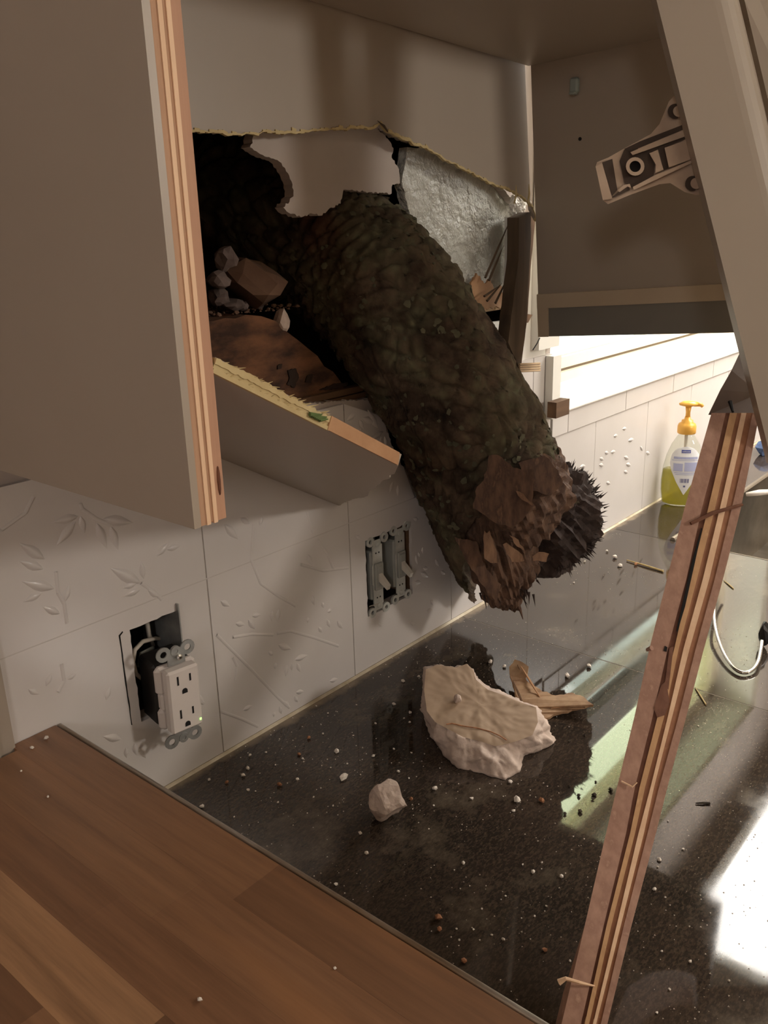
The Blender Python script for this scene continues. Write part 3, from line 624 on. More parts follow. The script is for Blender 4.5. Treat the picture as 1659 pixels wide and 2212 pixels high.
for cx, cy in ((1290, 385), (1530, 1380)):
    hpart('screw_hole', circ(cx - 20, cy, 105, 14, 70, 290) , 0.7398, 0.001, 'hinge_dark')
    hpart('screw_head', circ(cx + 25, cy, 78), 0.7385, 0.002, 'hinge')
dr = tag(empty('cabinet_door'), 'beige cabinet door beyond the stile, cut off by the frame edge', 'door')
seen_plate(MB(), [(1572, -160), (1608, 0), (1672, 270), (1760, 600), (1850, 950), (2050, 950), (1800, -160)], [0.735, 0.74, 0.755, .77, .785, .785, .735], 0.019).build('door_panel', M['paint'], dr)

# ---- split plywood rail standing on the counter, leaning up under the stile
rail = tag(empty('plywood_rail'), 'long split plywood rail with striped layers leaning up from the dark counter', 'board')
ry = [892, 980, 1100, 1250, 1400, 1550, 1700, 1800, 2000, 2212, 2372]
rlx = [1537, 1512, 1478, 1441, 1403, 1370, 1333, 1309, 1263, 1213, 1176]; rrx = [1641, 1624, 1600, 1562, 1521, 1482, 1442, 1417, 1364, 1312, 1273]
tb_ = (ct(1225, 2372) - CAM).dot(RZ); rt = [0.82 + (tb_ - 0.82) * (y - 892) / (2372 - 892) for y in ry]
bd_t = [0, .30, .40, .53, .61, .73, .85, 1.0]; bd_b = [0, .42, .50, .59, .68, .76, .84, 1.0]
bmat = ['ply_pink', 'ply_dark', 'ply_gold', 'ply_brown', 'ply_light', 'ply_brown', 'ply_pink']; boff = [0, .0022, .0, .0012, -.0004, .001, .0]
rng = random.Random(21)
wob = [[rng.uniform(-.018, .018) for _ in ry] for _ in range(8)]
for k in range(7):
    vs = []; fs = []
    for i, y in enumerate(ry):
        f = i / (len(ry) - 1)
        def xx(q):
            b0 = bd_t[q] + (bd_b[q] - bd_t[q]) * f
            if 0 < q < 7: b0 += wob[q][i]
            return rlx[i] + (rrx[i] - rlx[i]) * b0
        e = boff[k]
        q4 = [dep(xx(k), y, rt[i] + e), dep(xx(k + 1), y, rt[i] + e), dep(xx(k + 1), y, rt[i] + 0.032), dep(xx(k), y, rt[i] + 0.032)]
        if i >= len(ry) - 2: q4[2].z = max(q4[1].z, CZ + .0004); q4[3].z = max(q4[0].z, CZ + .0004)
        for p_ in q4: p_.z = max(p_.z, CZ + .0004)
        vs += q4
    for i in range(len(ry) - 1):
        for j in range(4): fs.append((i * 4 + j, i * 4 + (j + 1) % 4, i * 4 + 4 + (j + 1) % 4, i * 4 + 4 + j))
    fs += [(3, 2, 1, 0), tuple(len(vs) - 4 + j for j in range(4))]
    MB().add(vs, fs).build('ply_layer', M[bmat[k]], rail)
def rdep(px, py, e): return dep(px, py, 0.82 + (tb_ - 0.82) * (py - 892) / (2372 - 892) + e)
def rplate(name, pts, e, th, mat): 
    tt = [0.82 + (tb_ - 0.82) * (b - 892) / (2372 - 892) + e for a, b in pts]
    seen_plate(MB(), pts, tt, th).build(name, M[mat], rail)
rplate('split_crack', [(1515, 1140), (1517, 1142), (1499, 1225), (1480, 1310), (1463, 1366), (1461, 1362), (1475, 1300), (1494, 1215)], -0.0006, 0.002, 'hole')
rplate('knot', [(1444, 1490), (1436, 1480), (1446, 1400), (1455, 1396)], -0.0005, 0.002, 'ply_dark')
rplate('nail_hole', [(1436, 1395), (1442, 1398), (1440, 1408), (1433, 1406)], -0.0006, 0.002, 'hole')
rplate('torn_knot', [(1428, 1480), (1440, 1470), (1446, 1520), (1436, 1545), (1420, 1550), (1412, 1530)], -0.0007, 0.002, 'ply_dark')
MB().tube([rdep(1492, 1131, -0.002), rdep(1540, 1108, -0.003), rdep(1604, 1090, -0.002)], [0.0016, 0.002, 0.0014], 6).build('sliver', M['ply_dark'], rail)
MB().tube([rdep(1207, 2122, -0.004), rdep(1222, 2114, -0.006), rdep(1250, 2122, -0.005), rdep(1284, 2130, -0.001)], [0.0022, 0.0014, 0.0012, 0.0006], 6).build('sliver', M['ply_light'], rail)
MB().tube([rdep(1342, 1688, -0.001), rdep(1366, 1700, -0.003), rdep(1376, 1690, -0.004)], [0.0008, 0.0008, 0.0006], 5).build('sliver', M['ply_light'], rail)
MB().tube([rdep(1398, 1404, 0.004), rdep(1408, 1400, -0.002)], [0.0016, 0.0022], 6).build('sliver', M['ply_pink'], rail)
seen_plate(MB(), [(1530, 896), (1556, 842), (1580, 800), (1598, 762), (1640, 850), (1668, 930), (1650, 912), (1600, 902)], [0.826, .835, .845, .86, .85, .84, .832, .828], 0.02).build('dark_end', simple('end_face_shade', lin(96, 78, 64), lin(84, 66, 54), 0.8, 20), rail)  # rail's painted end face; deep shade is put into its dark colour
MB().tube([rdep(1577, 868, .004), rdep(1583, 890, -.001)], [0.0022, 0.0012], 6).build('nail_hole', M['hole'], rail)

# ================================================================== TREE BRANCH
br = tag(empty('tree_branch'), 'thick lichen-covered tree branch punched through the wall, its end torn off', 'branch')
cp = [wl(395, 330, 0.46), wl(480, 395, 0.28), wl(650, 500, 0.13), wl(802, 612, 0.02), wl(944, 800, -0.055), wl(1036, 985, -0.078), wl(1092, 1110, -0.092), wl(1132, 1210, -0.096)]
cr_ = [0.094, 0.092, 0.088, 0.082, 0.081, 0.091, 0.093, 0.091]
def catmull(P, t):
    n = len(P) - 1; x = min(max(t * n, 0), n - 1e-6); i = int(x); f = x - i
    p = [P[max(0, min(n, i + k))] for k in (-1, 0, 1, 2)]
    return 0.5 * ((2 * p[1]) + (p[2] - p[0]) * f + (2 * p[0] - 5 * p[1] + 4 * p[2] - p[3]) * f * f + (3 * p[1] - p[0] - 3 * p[2] + p[3]) * f ** 3)
def cc(t):
    p = catmull(cp, t); return p
def ccr(t):
    n = len(cr_) - 1; x = min(max(t * n, 0), n - 1e-6); i = int(x); return cr_[i] + (cr_[i + 1] - cr_[i]) * (x - i)
NS, NT = 340, 240
frames = []; up_ = V((0, 0, 1))
for i in range(401):
    t = i / 400; d = (cc(min(1, t + 0.004)) - cc(max(0, t - 0.004))).normalized(); a = (up_ - d * up_.dot(d)).normalized(); frames.append((cc(t), d, a, d.cross(a))); up_ = a
def frame(t):
    x = min(max(t, 0), 1) * 400; i = min(int(x), 399); f = x - i
    if t > 1: q = frames[400]; return (q[0] + q[1] * ((t - 1) * 0.9), q[1], q[2], q[3])
    return tuple(frames[i][k].lerp(frames[i + 1][k], f) for k in range(4))
pe, de, ae, be = frame(0.9)
tc_ = (CAM - pe).normalized(); left = -RX
def send(th):
    n = ae * math.cos(th) + be * math.sin(th); c2 = n.dot(tc_); l = n.dot(left)
    s = 0.93 - 0.25 * max(-0.2, c2) + 0.125 * max(0.0, l) ** 1.4 * (1 if c2 < 0.6 else 0.5)
    return min(1.055, s + 0.016 * noise.noise(V((math.cos(th) * 3, math.sin(th) * 3, 1.3))) + 0.010 * noise.noise(V((math.cos(th) * 11, math.sin(th) * 11, 4))))
vs = []; nz = noise.noise
for i in range(NS + 1):
    for k in range(NT):
        th = 2 * math.pi * k / NT; t = send(th) * i / NS
        p, d, a, b = frame(t); n = a * math.cos(th) + b * math.sin(th)
        q = p + n * ccr(t); g = V((q.x * 1.0, q.y * 1.0, q.z * 1.0))
        f = nz(g * 9) * 0.007 + nz(g * 22 + V((3, 1, 7))) * 0.0045
        wv = V((nz(g * 16), nz(g * 16 + V((9, 0, 0))), nz(g * 16 + V((0, 9, 0))))) * 0.9
        ga = g - d * (g.dot(d) * 0.35)
        dd, _ = noise.voronoi(ga * 38 + wv); plates = min(1.0, max(0.0, (dd[1] - dd[0]) * 3.2 - 0.10))
        d2, c2_ = noise.voronoi(ga * 125 + wv * 2); sc2 = min(1.0, (d2[1] - d2[0]) * 2.5)
        f += plates ** 0.5 * 0.0072 - 0.0058 + sc2 * 0.0020 * (0.4 + nz(c2_[0] * 3.1)) + nz(g * 140) * 0.0010
        vs.append(q + n * f)
fs = []
for i in range(NS):
    for k in range(NT):
        k2 = (k + 1) % NT; fs.append((i * NT + k, i * NT + k2, (i + 1) * NT + k2, (i + 1) * NT + k))
fs.append(tuple(range(NT - 1, -1, -1)))
o = MB().add(vs, fs).build('bark', M['bark'], br, smooth=True)
# lichen scales: little raised flakes over the bark
lm_ = MB(); rng = random.Random(4)
for k in range(900):
    th = rng.uniform(0, 2 * math.pi); t = rng.uniform(0.35, 0.84); 
    if nz(V((t * 9, math.cos(th) * 1.3, math.sin(th) * 1.3))) < -0.12: continue
    i = int(t / send(th) * NS); kk = int(th / (2 * math.pi) * NT) % NT
    if i >= NS: continue
    p = V(vs[i * NT + kk]); _, d, a, b = frame(t); n = a * math.cos(th) + b * math.sin(th)
    r = rng.uniform(0.002, 0.0055); w = d.cross(n); m0 = rng.uniform(0, 6)
    c0 = p + n * rng.uniform(0.0002, 0.0012); tl = (d * rng.uniform(-.4, .4) + w * rng.uniform(-.4, .4))
    ringp = []
    for j in range(6):
        q = m0 + j * math.pi / 3; rr = r * rng.uniform(0.6, 1.1); e = d * math.cos(q) * rr + w * math.sin(q) * rr
        ringp.append(c0 + e + n * (tl.dot(e)))
    lm_.add(ringp + [c0 + n * 0.0007, c0 - n * 0.003], [(j, (j + 1) % 6, 6) for j in range(6)] + [((j + 1) % 6, j, 7) for j in range(6)])
o = lm_.build('lichen', simple('lichen_scale', lin(98, 94, 72), lin(74, 72, 54), 0.95, 30), br); o['kind'] = 'stuff'
# torn end: fibrous wood bulging out of the bark
def blob(c, ax, ra, rb_, seed, name, mat, amp=0.010, nu=70, nv=90):
    ax = ax.normalized(); u = ax.cross(V((0.2, 0.9, 0.3))).normalized(); w = ax.cross(u); vs = []; fs = []
    for i in range(nu + 1):
        f = math.pi * i / nu
        for k in range(nv):
            q = 2 * math.pi * k / nv; n = (u * math.cos(q) + w * math.sin(q)) * math.sin(f); p = ax * (math.cos(f) * ra) + n * rb_
            fib = nz(V((math.cos(q) * 7 + seed, math.sin(q) * 7, f * 1.2))) + 0.7 * nz(V((math.cos(q) * 19, math.sin(q) * 19 + seed, f * 2.5))) + 0.5 * nz(V((math.cos(q) * 40, math.sin(q) * 40 + seed, f * 5)))
            big = nz(p * 26 + V((seed, 0, 0))) + 0.6 * nz(p * 60 + V((0, seed, 0))) + 0.3 * nz(p * 130 + V((0, 0, seed)))
            vs.append(c + p * (1 + (fib * amp * 0.8 + big * amp * 1.3) / max(rb_, 0.02)))
    for i in range(nu):
        for k in range(nv):
            k2 = (k + 1) % nv; fs.append((i * nv + k, i * nv + k2, (i + 1) * nv + k2, (i + 1) * nv + k))
    return MB().add(vs, fs).build(name, M[mat], br)
axd = (cc(1.0) - cc(0.86)).normalized()
o = blob(dep(1175, 1115, 1.135), axd + RX * 0.35, 0.077, 0.070, 1, 'torn_wood', 'heart_dark'); o['label'] = 'dark fibrous torn wood'
o = blob(dep(1078, 1190, 1.09), axd + RY * .3, 0.066, 0.042, 5, 'torn_wood', 'heart', 0.006, 60, 90)
o = blob(dep(1084, 1258, 1.11), axd + RY * .4, 0.036, 0.027, 8, 'torn_wood', 'heart', 0.005, 50, 70)
o = blob(dep(1112, 1062, 1.075), axd, 0.062, 0.071, 15, 'torn_wood', 'heart', 0.008, 70, 90)
sk = MB(); rng = random.Random(12)
def spike(p, d, L, r, mb):
    d = d.normalized(); s = d.cross(V((0.3, 0.5, 0.8))).normalized() * r; w = d.cross(s)
    mb.add([p + s, p - s * 0.5 + w * 0.8, p - s * 0.5 - w * 0.8, p + d * L], [(0, 1, 3), (1, 2, 3), (2, 0, 3)])
cb = dep(1175, 1115, 1.135)
for k in range(420):
    q = rng.uniform(-1.25, 1.45); r0 = 0.065 + rng.uniform(-.006, .004)
    d2 = (RX * math.cos(q) + RY * math.sin(q)); p = cb + d2 * r0 + RZ * rng.uniform(-0.045, 0.03)
    spike(p, d2 + RY * rng.uniform(-.5, .3) + RZ * rng.uniform(-.5, .3), rng.uniform(0.004, 0.014), 0.0016, sk)
for k in range(60):
    p = dep(rng.uniform(1030, 1160), rng.uniform(1180, 1290), 1.09); spike(p, RY + RX * rng.uniform(-.2, .7) - RZ * rng.uniform(0, .4), rng.uniform(0.006, 0.02), 0.002, sk)
o = sk.build('splinters', M['heart_dark'], br); o['kind'] = 'stuff'
for (a, b, c2, d, r) in ((1238, 1060, 1236, 1008, .003), (1250, 1060, 1249, 1026, .003), (1262, 1130, 1291, 1106, .003), (1268, 1150, 1286, 1142, .002), (1240, 1190, 1274, 1192, .0022), (1112, 1290, 1130, 1338, .0032), (1120, 1268, 1148, 1256, .002), (1225, 1010, 1229, 998, .006)):
    p, q = dep(a, b, 1.115), dep(c2, d, 1.11); MB().tube([p, p.lerp(q, 0.55) + V((0.001, 0, 0.001)), q], [r, r * 0.75, r * 0.15], 6).build('splinter', M['heart_dark'] if a > 1200 else M['heart'], br)
def chip(pts, t, th, mat, name='wood_shard'):
    return seen_plate(MB(), jag(pts, 2.2, 9, seed=len(pts) + int(pts[0][0])), t, th).build(name, M[mat], br)
o = chip([(1056, 984), (1074, 982), (1092, 996), (1108, 1010), (1140, 1016), (1150, 1012), (1152, 1046), (1150, 1094), (1130, 1122), (1108, 1142), (1064, 1126), (1022, 1098), (1030, 1052), (1046, 1036)], 0.966, 0.03, 'heart'); o['label'] = 'broad flat brown shard'
chip([(1120, 1000), (1176, 984), (1206, 1016), (1216, 1046), (1190, 1070), (1152, 1060)], 0.99, 0.03, 'heart')
chip([(982, 1160), (1030, 1170), (1050, 1230), (1082, 1262), (1072, 1300), (1040, 1262), (1004, 1206)], 1.02, 0.02, 'heart')
for pts in ([(1046, 1146), (1052, 1152), (1058, 1146), (1074, 1196), (1074, 1216), (1060, 1216), (1046, 1206)], [(1086, 1176), (1094, 1172), (1128, 1198), (1132, 1212), (1106, 1214), (1094, 1196)], [(1150, 1202), (1164, 1192), (1186, 1196), (1180, 1214), (1152, 1212)], [(1114, 1060), (1122, 1062), (1152, 1088), (1150, 1093), (1128, 1080)], [(1100, 1156), (1120, 1166), (1134, 1192), (1116, 1180)]):
    chip(pts, 0.958 if pts[0][1] < 1100 else 1.006, 0.008, 'heart_pale', 'pale_shard')

# ---- plank splinter standing between the branch and the window, small scraps
t_ = tag(empty('split_stud'), 'thin dark split stud standing upright between branch and window', 'wood')
def strip(mb, pts, y, th):
    return mb.plate(jag(wpx(pts, y), 0.0006, 0.012, seed=7), [], XZ, y, y + th)
strip(MB(), [(1121, 470), (1146, 458), (1147, 520), (1137, 700), (1124, 800), (1098, 740), (1110, 640), (1120, 560)], -0.036, 0.018).build('stud_face', M['stud'], t_)
strip(MB(), [(1147, 462), (1158, 462), (1148, 560), (1139, 690), (1126, 792), (1124, 780), (1137, 660), (1144, 540)], -0.030, 0.012).build('stud_side', M['old_wood'], t_)
o = MB(); 
for k in range(4): 
    p, q = wl(1122, 787 + k * 5, -0.045), wl(1166, 785 + k * 5, -0.045); o.tube([p, q], 0.0016, 5)
tag(o.build('plywood_scrap', M['lumber']), 'small striped plywood scrap poking out beside the window casing', 'wood')
tag(MB().tube([wl(1166, 730, -0.03), wl(1160, 742, -0.03), wl(1151, 756, -0.02)], 0.0009, 6).build('thin_wire', M['black']), 'short thin dark wire hanging at the cabinet corner by the window', 'wire')
o = MB().plate(wpx([(1139, 678), (1150, 680), (1141, 697), (1134, 694)], -0.02), [], XZ, -0.02, -0.008).build('wood_chip', M['old_wood']); tag(o, 'small brown wood chip stuck on the white casing', 'wood')

# ---- rubble lying in the wall hole
def rock(c, r, seed, sx=1, sy=1, sz=1, flat=0.0, sub=2, amp=0.28, rot=0.0):
    import bmesh
    bm = bmesh.new(); bmesh.ops.create_icosphere(bm, subdivisions=sub, radius=1.0); rng = random.Random(seed)
    pl_ = [(V((rng.uniform(-1, 1), rng.uniform(-1, 1), rng.uniform(-1, 1))).normalized(), rng.uniform(0.55, 0.9)) for _ in range(7)]
    vs = []
    for v in bm.verts:
        p = v.co.copy()
        for n, h in pl_:
            d = p.dot(n)
            if d > h: p = p - n * (d - h)
        p = p * (1 + amp * nz(v.co * 1.7 + V((seed, seed * .3, 0))) + amp * 0.4 * nz(v.co * 5 + V((seed, 0, 0))))
        vs.append(p)
    fs = [tuple(v.index for v in f.verts) for f in bm.faces]; bm.free()
    zmin = min(p.z for p in vs) * sz * r
    cr2, sr2 = math.cos(rot), math.sin(rot)
    return MB().add([(c[0] + (p.x * sx * cr2 - p.y * sy * sr2) * r, c[1] + (p.x * sx * sr2 + p.y * sy * cr2) * r, c[2] + p.z * sz * r - zmin) for p in vs], fs)
for i, (px, py, r, m_, sx, sz, lab) in enumerate(((488, 566, .0125, 'plaster_grey', .9, 1.1, 'rounded grey rubble stone, uppermost in the wall hole'), (528, 588, .013, 'plaster_grey', 1.2, .9, 'grey rubble stone just above the tan slab in the hole'), (473, 606, .013, 'plaster_grey', 1, .8, 'grey rubble stone at the plywood edge in the hole'), (472, 642, .012, 'plaster_grey', 1, .9, 'low grey rubble stone behind the plywood edge'), (498, 652, .015, 'plaster_grey', 1.6, .5, 'flat grey rubble flake under the tan slab'), (545, 632, .034, 'rubble_tan', 1.3, .8, 'largest tan broken slab of the rubble in the hole'), (607, 700, .011, 'plaster', .8, 1.3, 'pointed white plaster shard on the rotten timber'), (560, 658, .006, 'plaster_grey', 1, 1, 'tiny grey stone below the tan slab'), (522, 660, .007, 'plaster_grey', 1.4, .8, 'small flat stone below the tan slab'))):
    y = 0.06 if i != 6 else 0.028
    p = wl(px, py, y); 
    z = max(p.z - r * 0.8, 1.372) if i != 6 else p.z - r
    tag(rock((p.x, y, z), r, i + 30, sx, 1, sz, rot=i).build('rubble_stone', M[m_]), lab, 'stone', 'rubble in the wall hole')
gy = MB()
for k, (a, b, r) in enumerate(GY):
    p = wl(a, b, -0.012); q_ = rock((p.x, p.y, p.z - r * .8), r, 50 + k, sub=3, amp=.5); gy.add(q_.v, q_.f)
gy.build('gypsum_core', M['white'], wallb)
gr_ = MB(); rng = random.Random(8)
for k in range(170):
    p = wl(rng.uniform(450, 640), 670, 0.05); r = 0.0008 + 0.003 * rng.random() ** 3
    sk_ = rock((p.x, rng.uniform(0.026, 0.12), 1.3715), r, k, rng.uniform(.7, 1.5), 1, .7, sub=1); gr_.add(sk_.v, sk_.f)
o = gr_.build('rubble_grit', M['rubble_tan']); tag(o, 'brown grit and dirt strewn on the rotten timber in the hole', 'dirt', kind='stuff')

# ================================================================== ELECTRICAL DEVICES
def annulus(mb, cx, cz, ro, ri, y0, y1, n=14):
    return mb.plate([(cx + ro * math.cos(2 * math.pi * k / n), cz + ro * math.sin(2 * math.pi * k / n)) for k in range(n)], [[(cx + ri * math.cos(2 * math.pi * k / n), cz + ri * math.sin(2 * math.pi * k / n)) for k in range(n)]], XZ, y0, y1)
def disc(mb, cx, cz, r, y0, y1, n=12): return mb.plate([(cx + r * math.cos(2 * math.pi * k / n), cz + r * math.sin(2 * math.pi * k / n)) for k in range(n)], [], XZ, y0, y1)
def place(t, loc, rz=0.0, ry=0.0, rx=0.0): t.location = loc; t.rotation_euler = (rx, ry, rz)
# outlet (local: x right, z up, -y out of the wall)
ol = tag(empty('electrical_outlet'), 'white double outlet pulled forward out of its wall opening by its wires', 'outlet')
MB().cbox(-0.0166, 0.0166, -0.012, 0.0, -0.0335, 0.0335, 0.0022).build('face', M['plastic_w'], ol)
sh = MB().cbox(-0.021, 0.021, 0.0005, 0.011, 0.004, 0.034, 0.004).cbox(-0.021, 0.021, 0.0005, 0.011, -0.034, -0.010, 0.004).cbox(-0.0185, 0.0185, 0.0005, 0.010, -0.012, 0.006, 0.002)
sh.build('shell', M['plastic_w'], ol)
MB().cbox(-0.0195, 0.0195, 0.0115, 0.044, -0.034, 0.033, 0.003).build('rear_body', M['plastic_k'], ol)
for s in (1, -1):
    yk = MB(); yk.box(-0.009, 0.009, -0.0005, 0.0009, *sorted((s * 0.0335, s * 0.050)))
    for q in (-1, 1): annulus(yk, q * 0.0125, s * 0.0475, 0.0075, 0.0034, -0.0006, 0.0009)
    annulus(yk, 0, s * 0.0475, 0.0052, 0.0022, -0.0012, 0.0014)
    yk.build('mounting_strap', M['steel'], ol)
MB().lathe([(0.003, 0), (0.003, 0.003), (0.0015, 0.004)], n=10).build('screw', M['chrome'], ol).matrix_local = Matrix.Translation((0.002, -0.001, 0.0415)) @ Matrix.Rotation(math.pi / 2, 4, 'X')
for zc in (0.0185, -0.0175):
    for xc, hh in ((-0.0062, 0.0046), (0.0066, 0.0038)): MB().box(xc - 0.0009, xc + 0.0009, -0.0123, -0.0118, zc + 0.004 - hh, zc + 0.004 + hh).build('slot', M['hole'], ol)
    MB().plate([(0.0028 * math.cos(a), zc - 0.0085 + 0.0028 * math.sin(a)) for a in [math.radians(x) for x in range(0, 181, 20)]] + [(-0.0028, zc - 0.011), (0.0028, zc - 0.011)], [], XZ, -0.0123, -0.0118).build('ground_slot', M['hole'], ol)
MB().box(0.0128, 0.0146, -0.0126, -0.0118, -0.0275, -0.0255).build('indicator_light', M['led'], ol)
place(ol, (0.4335, -0.032, 1.0305), math.radians(-9), 0, math.radians(2))
ob = tag(empty('outlet_box'), 'metal junction box set in the tiled wall behind the outlet', 'electrical box')
x0, x1, z0, z1 = OUB
MB().box(x0 + .003, x1 - .002, 0.062, 0.064, z0, z1).box(x0 + 0.001, x0 + .0025, 0.008, 0.064, z0, z1).box(x0, x1, 0.008, 0.064, z0 - .0018, z0 - .0002).box(x0, x1, 0.008, 0.064, z1 + .0002, z1 + .0018).build('box_shell', M['black'], ob)
MB().box(x1 - 0.002, x1 - 0.0006, -0.004, 0.062, z0, z1 + 0.008).build('box_side', M['steel'], ob)
MB().plate(jag([(0.3972, 1.003), (0.3982, 1.003), (0.3980, 1.0975), (0.4015, 1.1000), (0.4010, 1.1012), (0.3965, 1.0985)], 0.0003, 0.006, seed=2), [], XZ, -0.0003, 0.0004).build('cut_line', M['hole'], ob)
wr = MB()
wr.tube([wl(372, 1384, 0.05), wl(335, 1379, 0.03), wl(308, 1386, 0.012), wl(291, 1404, 0.004), wl(287, 1430, 0.006), wl(294, 1456, 0.01), wl(312, 1470, 0.016)], 0.0022, 8)
tag(wr.build('outlet_wire', M['wire_w'], smooth=True), 'white wire looping behind the pulled-out outlet', 'wire')
tag(MB().tube([wl(318, 1345, 0.03), wl(322, 1372, 0.03), wl(330, 1395, 0.035)], 0.0024, 8).build('outlet_wire', M['wire_w'], smooth=True), 'short white wire dropping from the top of the outlet opening', 'wire')
tag(MB().tube([wl(330, 1400, 0.03), wl(305, 1412, 0.02), wl(300, 1440, 0.02)], 0.0022, 8).build('outlet_wire', M['grey_plastic'], smooth=True), 'grey wire looping behind the outlet under the white one', 'wire')
tag(MB().tube([wl(292, 1540, 0.012), wl(297, 1560, 0.012), wl(300, 1585, 0.02)], 0.0018, 8).build('outlet_wire', M['wire_y'], smooth=True), 'yellow wire low in the outlet opening', 'wire')
# two toggle switches in a double box
sbx = tag(empty('switch_box'), 'metal double box set in the tiled wall behind the switches', 'electrical box')
x0, x1, z0, z1 = SWB
MB().box(x0, x1, 0.060, 0.062, z0, z1).box(x0 + .0002, x0 + .0014, 0.006, 0.062, z0, z1).box(x0, x1, 0.006, 0.062, z0 - .0018, z0 - .0002).box(x0, x1, 0.006, 0.062, z1 + .0002, z1 + .0018).build('box_shell', M['black'], sbx)
MB().box(x1 - .0014, x1 - .0002, 0.004, 0.062, z0, z1).build('box_side', M['old_wood'], sbx)
MB().tube([(x0 + .002, -0.001, z0 + 0.014), (x0 + 0.016, -0.003, z0 + 0.013)], 0.0005, 5).build('wire_end', M['wire_w'], sbx)
MB().cbox(0.7875, 0.799, 0.030, 0.055, 1.025, 1.075, .003).build('wire_bundle', M['grey_plastic'], sbx)
def switch(lab, loc, rz):
    s = tag(empty('light_switch'), lab, 'switch', 'two bare light switches in one box')
    st = MB().plate([(-0.0085, -0.040), (0.0085, -0.040), (0.0085, -0.012), (0.010, -0.010), (0.010, 0.014), (0.0085, 0.016), (0.0085, 0.040), (-0.0085, 0.040), (-0.0085, 0.016), (-0.010, 0.014), (-0.010, -0.010), (-0.0085, -0.012)], [], XZ, -0.001, 0.0006)
    for e in (1, -1):
        st.box(-0.007, 0.007, -0.0008, 0.0004, *sorted((e * 0.040, e * 0.047)))
        for q in (-1, 1): annulus(st, q * 0.0125, e * 0.0475, 0.0066, 0.0028, -0.0022, 0.0004)
    st.build('mounting_strap', M['zinc'], s)
    MB().cbox(-0.0105, 0.0105, 0.001, 0.024, -0.033, 0.033, .002).build('rear_body', M['grey_plastic'], s)
    fb = MB().cbox(-0.0072, 0.0072, -0.0045, -0.0005, -0.019, 0.0165, .001).cbox(-0.0042, 0.0042, -0.0056, -0.004, -0.013, 0.013, .0005); fb.build('front_plate', M['grey_plastic'], s)
    MB().hexa([(-0.0030, -0.0055, -0.0070), (0.0030, -0.0055, -0.0070), (0.0030, -0.0055, 0.0035), (-0.0030, -0.0055, 0.0035), (-0.0026, -0.0185, -0.0150), (0.0026, -0.0185, -0.0150), (0.0026, -0.0205, -0.0090), (-0.0026, -0.0205, -0.0090)]).build('toggle', M['toggle'], s)
    for e in (1, -1):
        MB().lathe([(0.0034, 0), (0.0032, 0.0012), (0.001, 0.0016)], n=12).build('screw', M['zinc'], s).matrix_local = Matrix.Translation((0, -0.001, e * 0.041)) @ Matrix.Rotation(math.pi / 2, 4, 'X')
        for q in (-1, 1): disc(MB(), q * 0.0026, e * 0.030, 0.0011, -0.0013, -0.0009, 8).build('screw_hole', M['hole'], s)
    place(s, loc, rz); return s
switch('left bare toggle switch of the two in the wall box', (0.7655, 0.001, 1.0375), math.radians(-4))
switch('right bare toggle switch of the two, nearer the branch', (0.8105, 0.001, 1.0395), math.radians(-3))

# ================================================================== COUNTERS
ctp = tag(empty('countertop'), 'glossy dark speckled countertop along the tiled wall, strewn with debris', 'countertop')
MB().cbox(0.3365, 0.9422, -0.64, 0.0045, CZ - 0.04, CZ, 0.0006).build('slab', M['counter'], ctp)
MB().cbox(0.9432, 1.4195, -0.64, 0.0045, CZ - 0.04, CZ, 0.0006).build('slab', M['counter_far'], ctp)
MB().box(0.9422, 0.9432, -0.64, 0.0045, CZ - 0.04, CZ - 0.0002).build('joint_strip', M['joint'], ctp)
MB().cbox(1.4200, 2.9, -0.115, 0.0045, CZ - 0.04, CZ, 0.0006).build('slab', M['counter'], ctp)
MB().hexa([(0.34, -0.0030, CZ), (2.9, -0.0030, CZ), (2.9, 0.001, CZ), (0.34, 0.001, CZ), (0.34, -0.0014, CZ + 0.0012), (2.9, -0.0014, CZ + 0.0012), (2.9, 0.0, CZ + 0.0025), (0.34, 0.0, CZ + 0.0025)]).build('caulk_line', M['caulk'], ctp)
bc = tag(empty('base_cabinet'), 'beige base cabinet carrying the dark countertop', 'cabinet')
MB().box(0.34, 1.40, -0.60, -0.002, 0.0, CZ - 0.0405).box(1.40, 2.9, -0.11, -0.002, 0, CZ - 0.0405).box(2.2, 2.9, -0.60, -0.11, 0, CZ - .0405).build('carcass', M['paint'], bc)
# raised butcher-block worktop in front at the left
BZ = 1.040
bw = tag(empty('butcher_block_worktop'), 'raised brown butcher block worktop made of wooden staves, near left', 'worktop')
rng = random.Random(17); x = 0.3225
while x > -0.62:
    w = rng.uniform(0.036, 0.046); y = 0.002 - 0.0; first = True
    while y > -1.5:
        L = rng.uniform(0.22, 0.55) * (0.6 if first else 1); first = False; y0 = max(y - L, -1.5)
        if x > 0.285: zx = 0.0
        yb2 = min(y - 0.00003, -0.0115 if x < 0.283 else -0.001)
        if yb2 - y0 > 0.01:
            MB().cbox(x - w + 0.00003, x - 0.00003, y0 + 0.00003, yb2, BZ - 0.038, BZ, 0.00003).build('stave', M['block'], bw)
        y = y0
    x -= w
ep = [(0.3260, -0.002, BZ - 0.002), (0.3260, -0.75, BZ - 0.002), (0.3260, -1.5, BZ - 0.002)]
MB().tube(ep, 0.0023, 10).build('edge_strip', M['metal_trim'], bw, smooth=True)
o = tag(MB().box(-0.6, 0.318, -1.45, -0.0115, 0, BZ - 0.0385).build('low_cabinet', M['paint']), 'base cabinet under the butcher block worktop', 'cabinet')
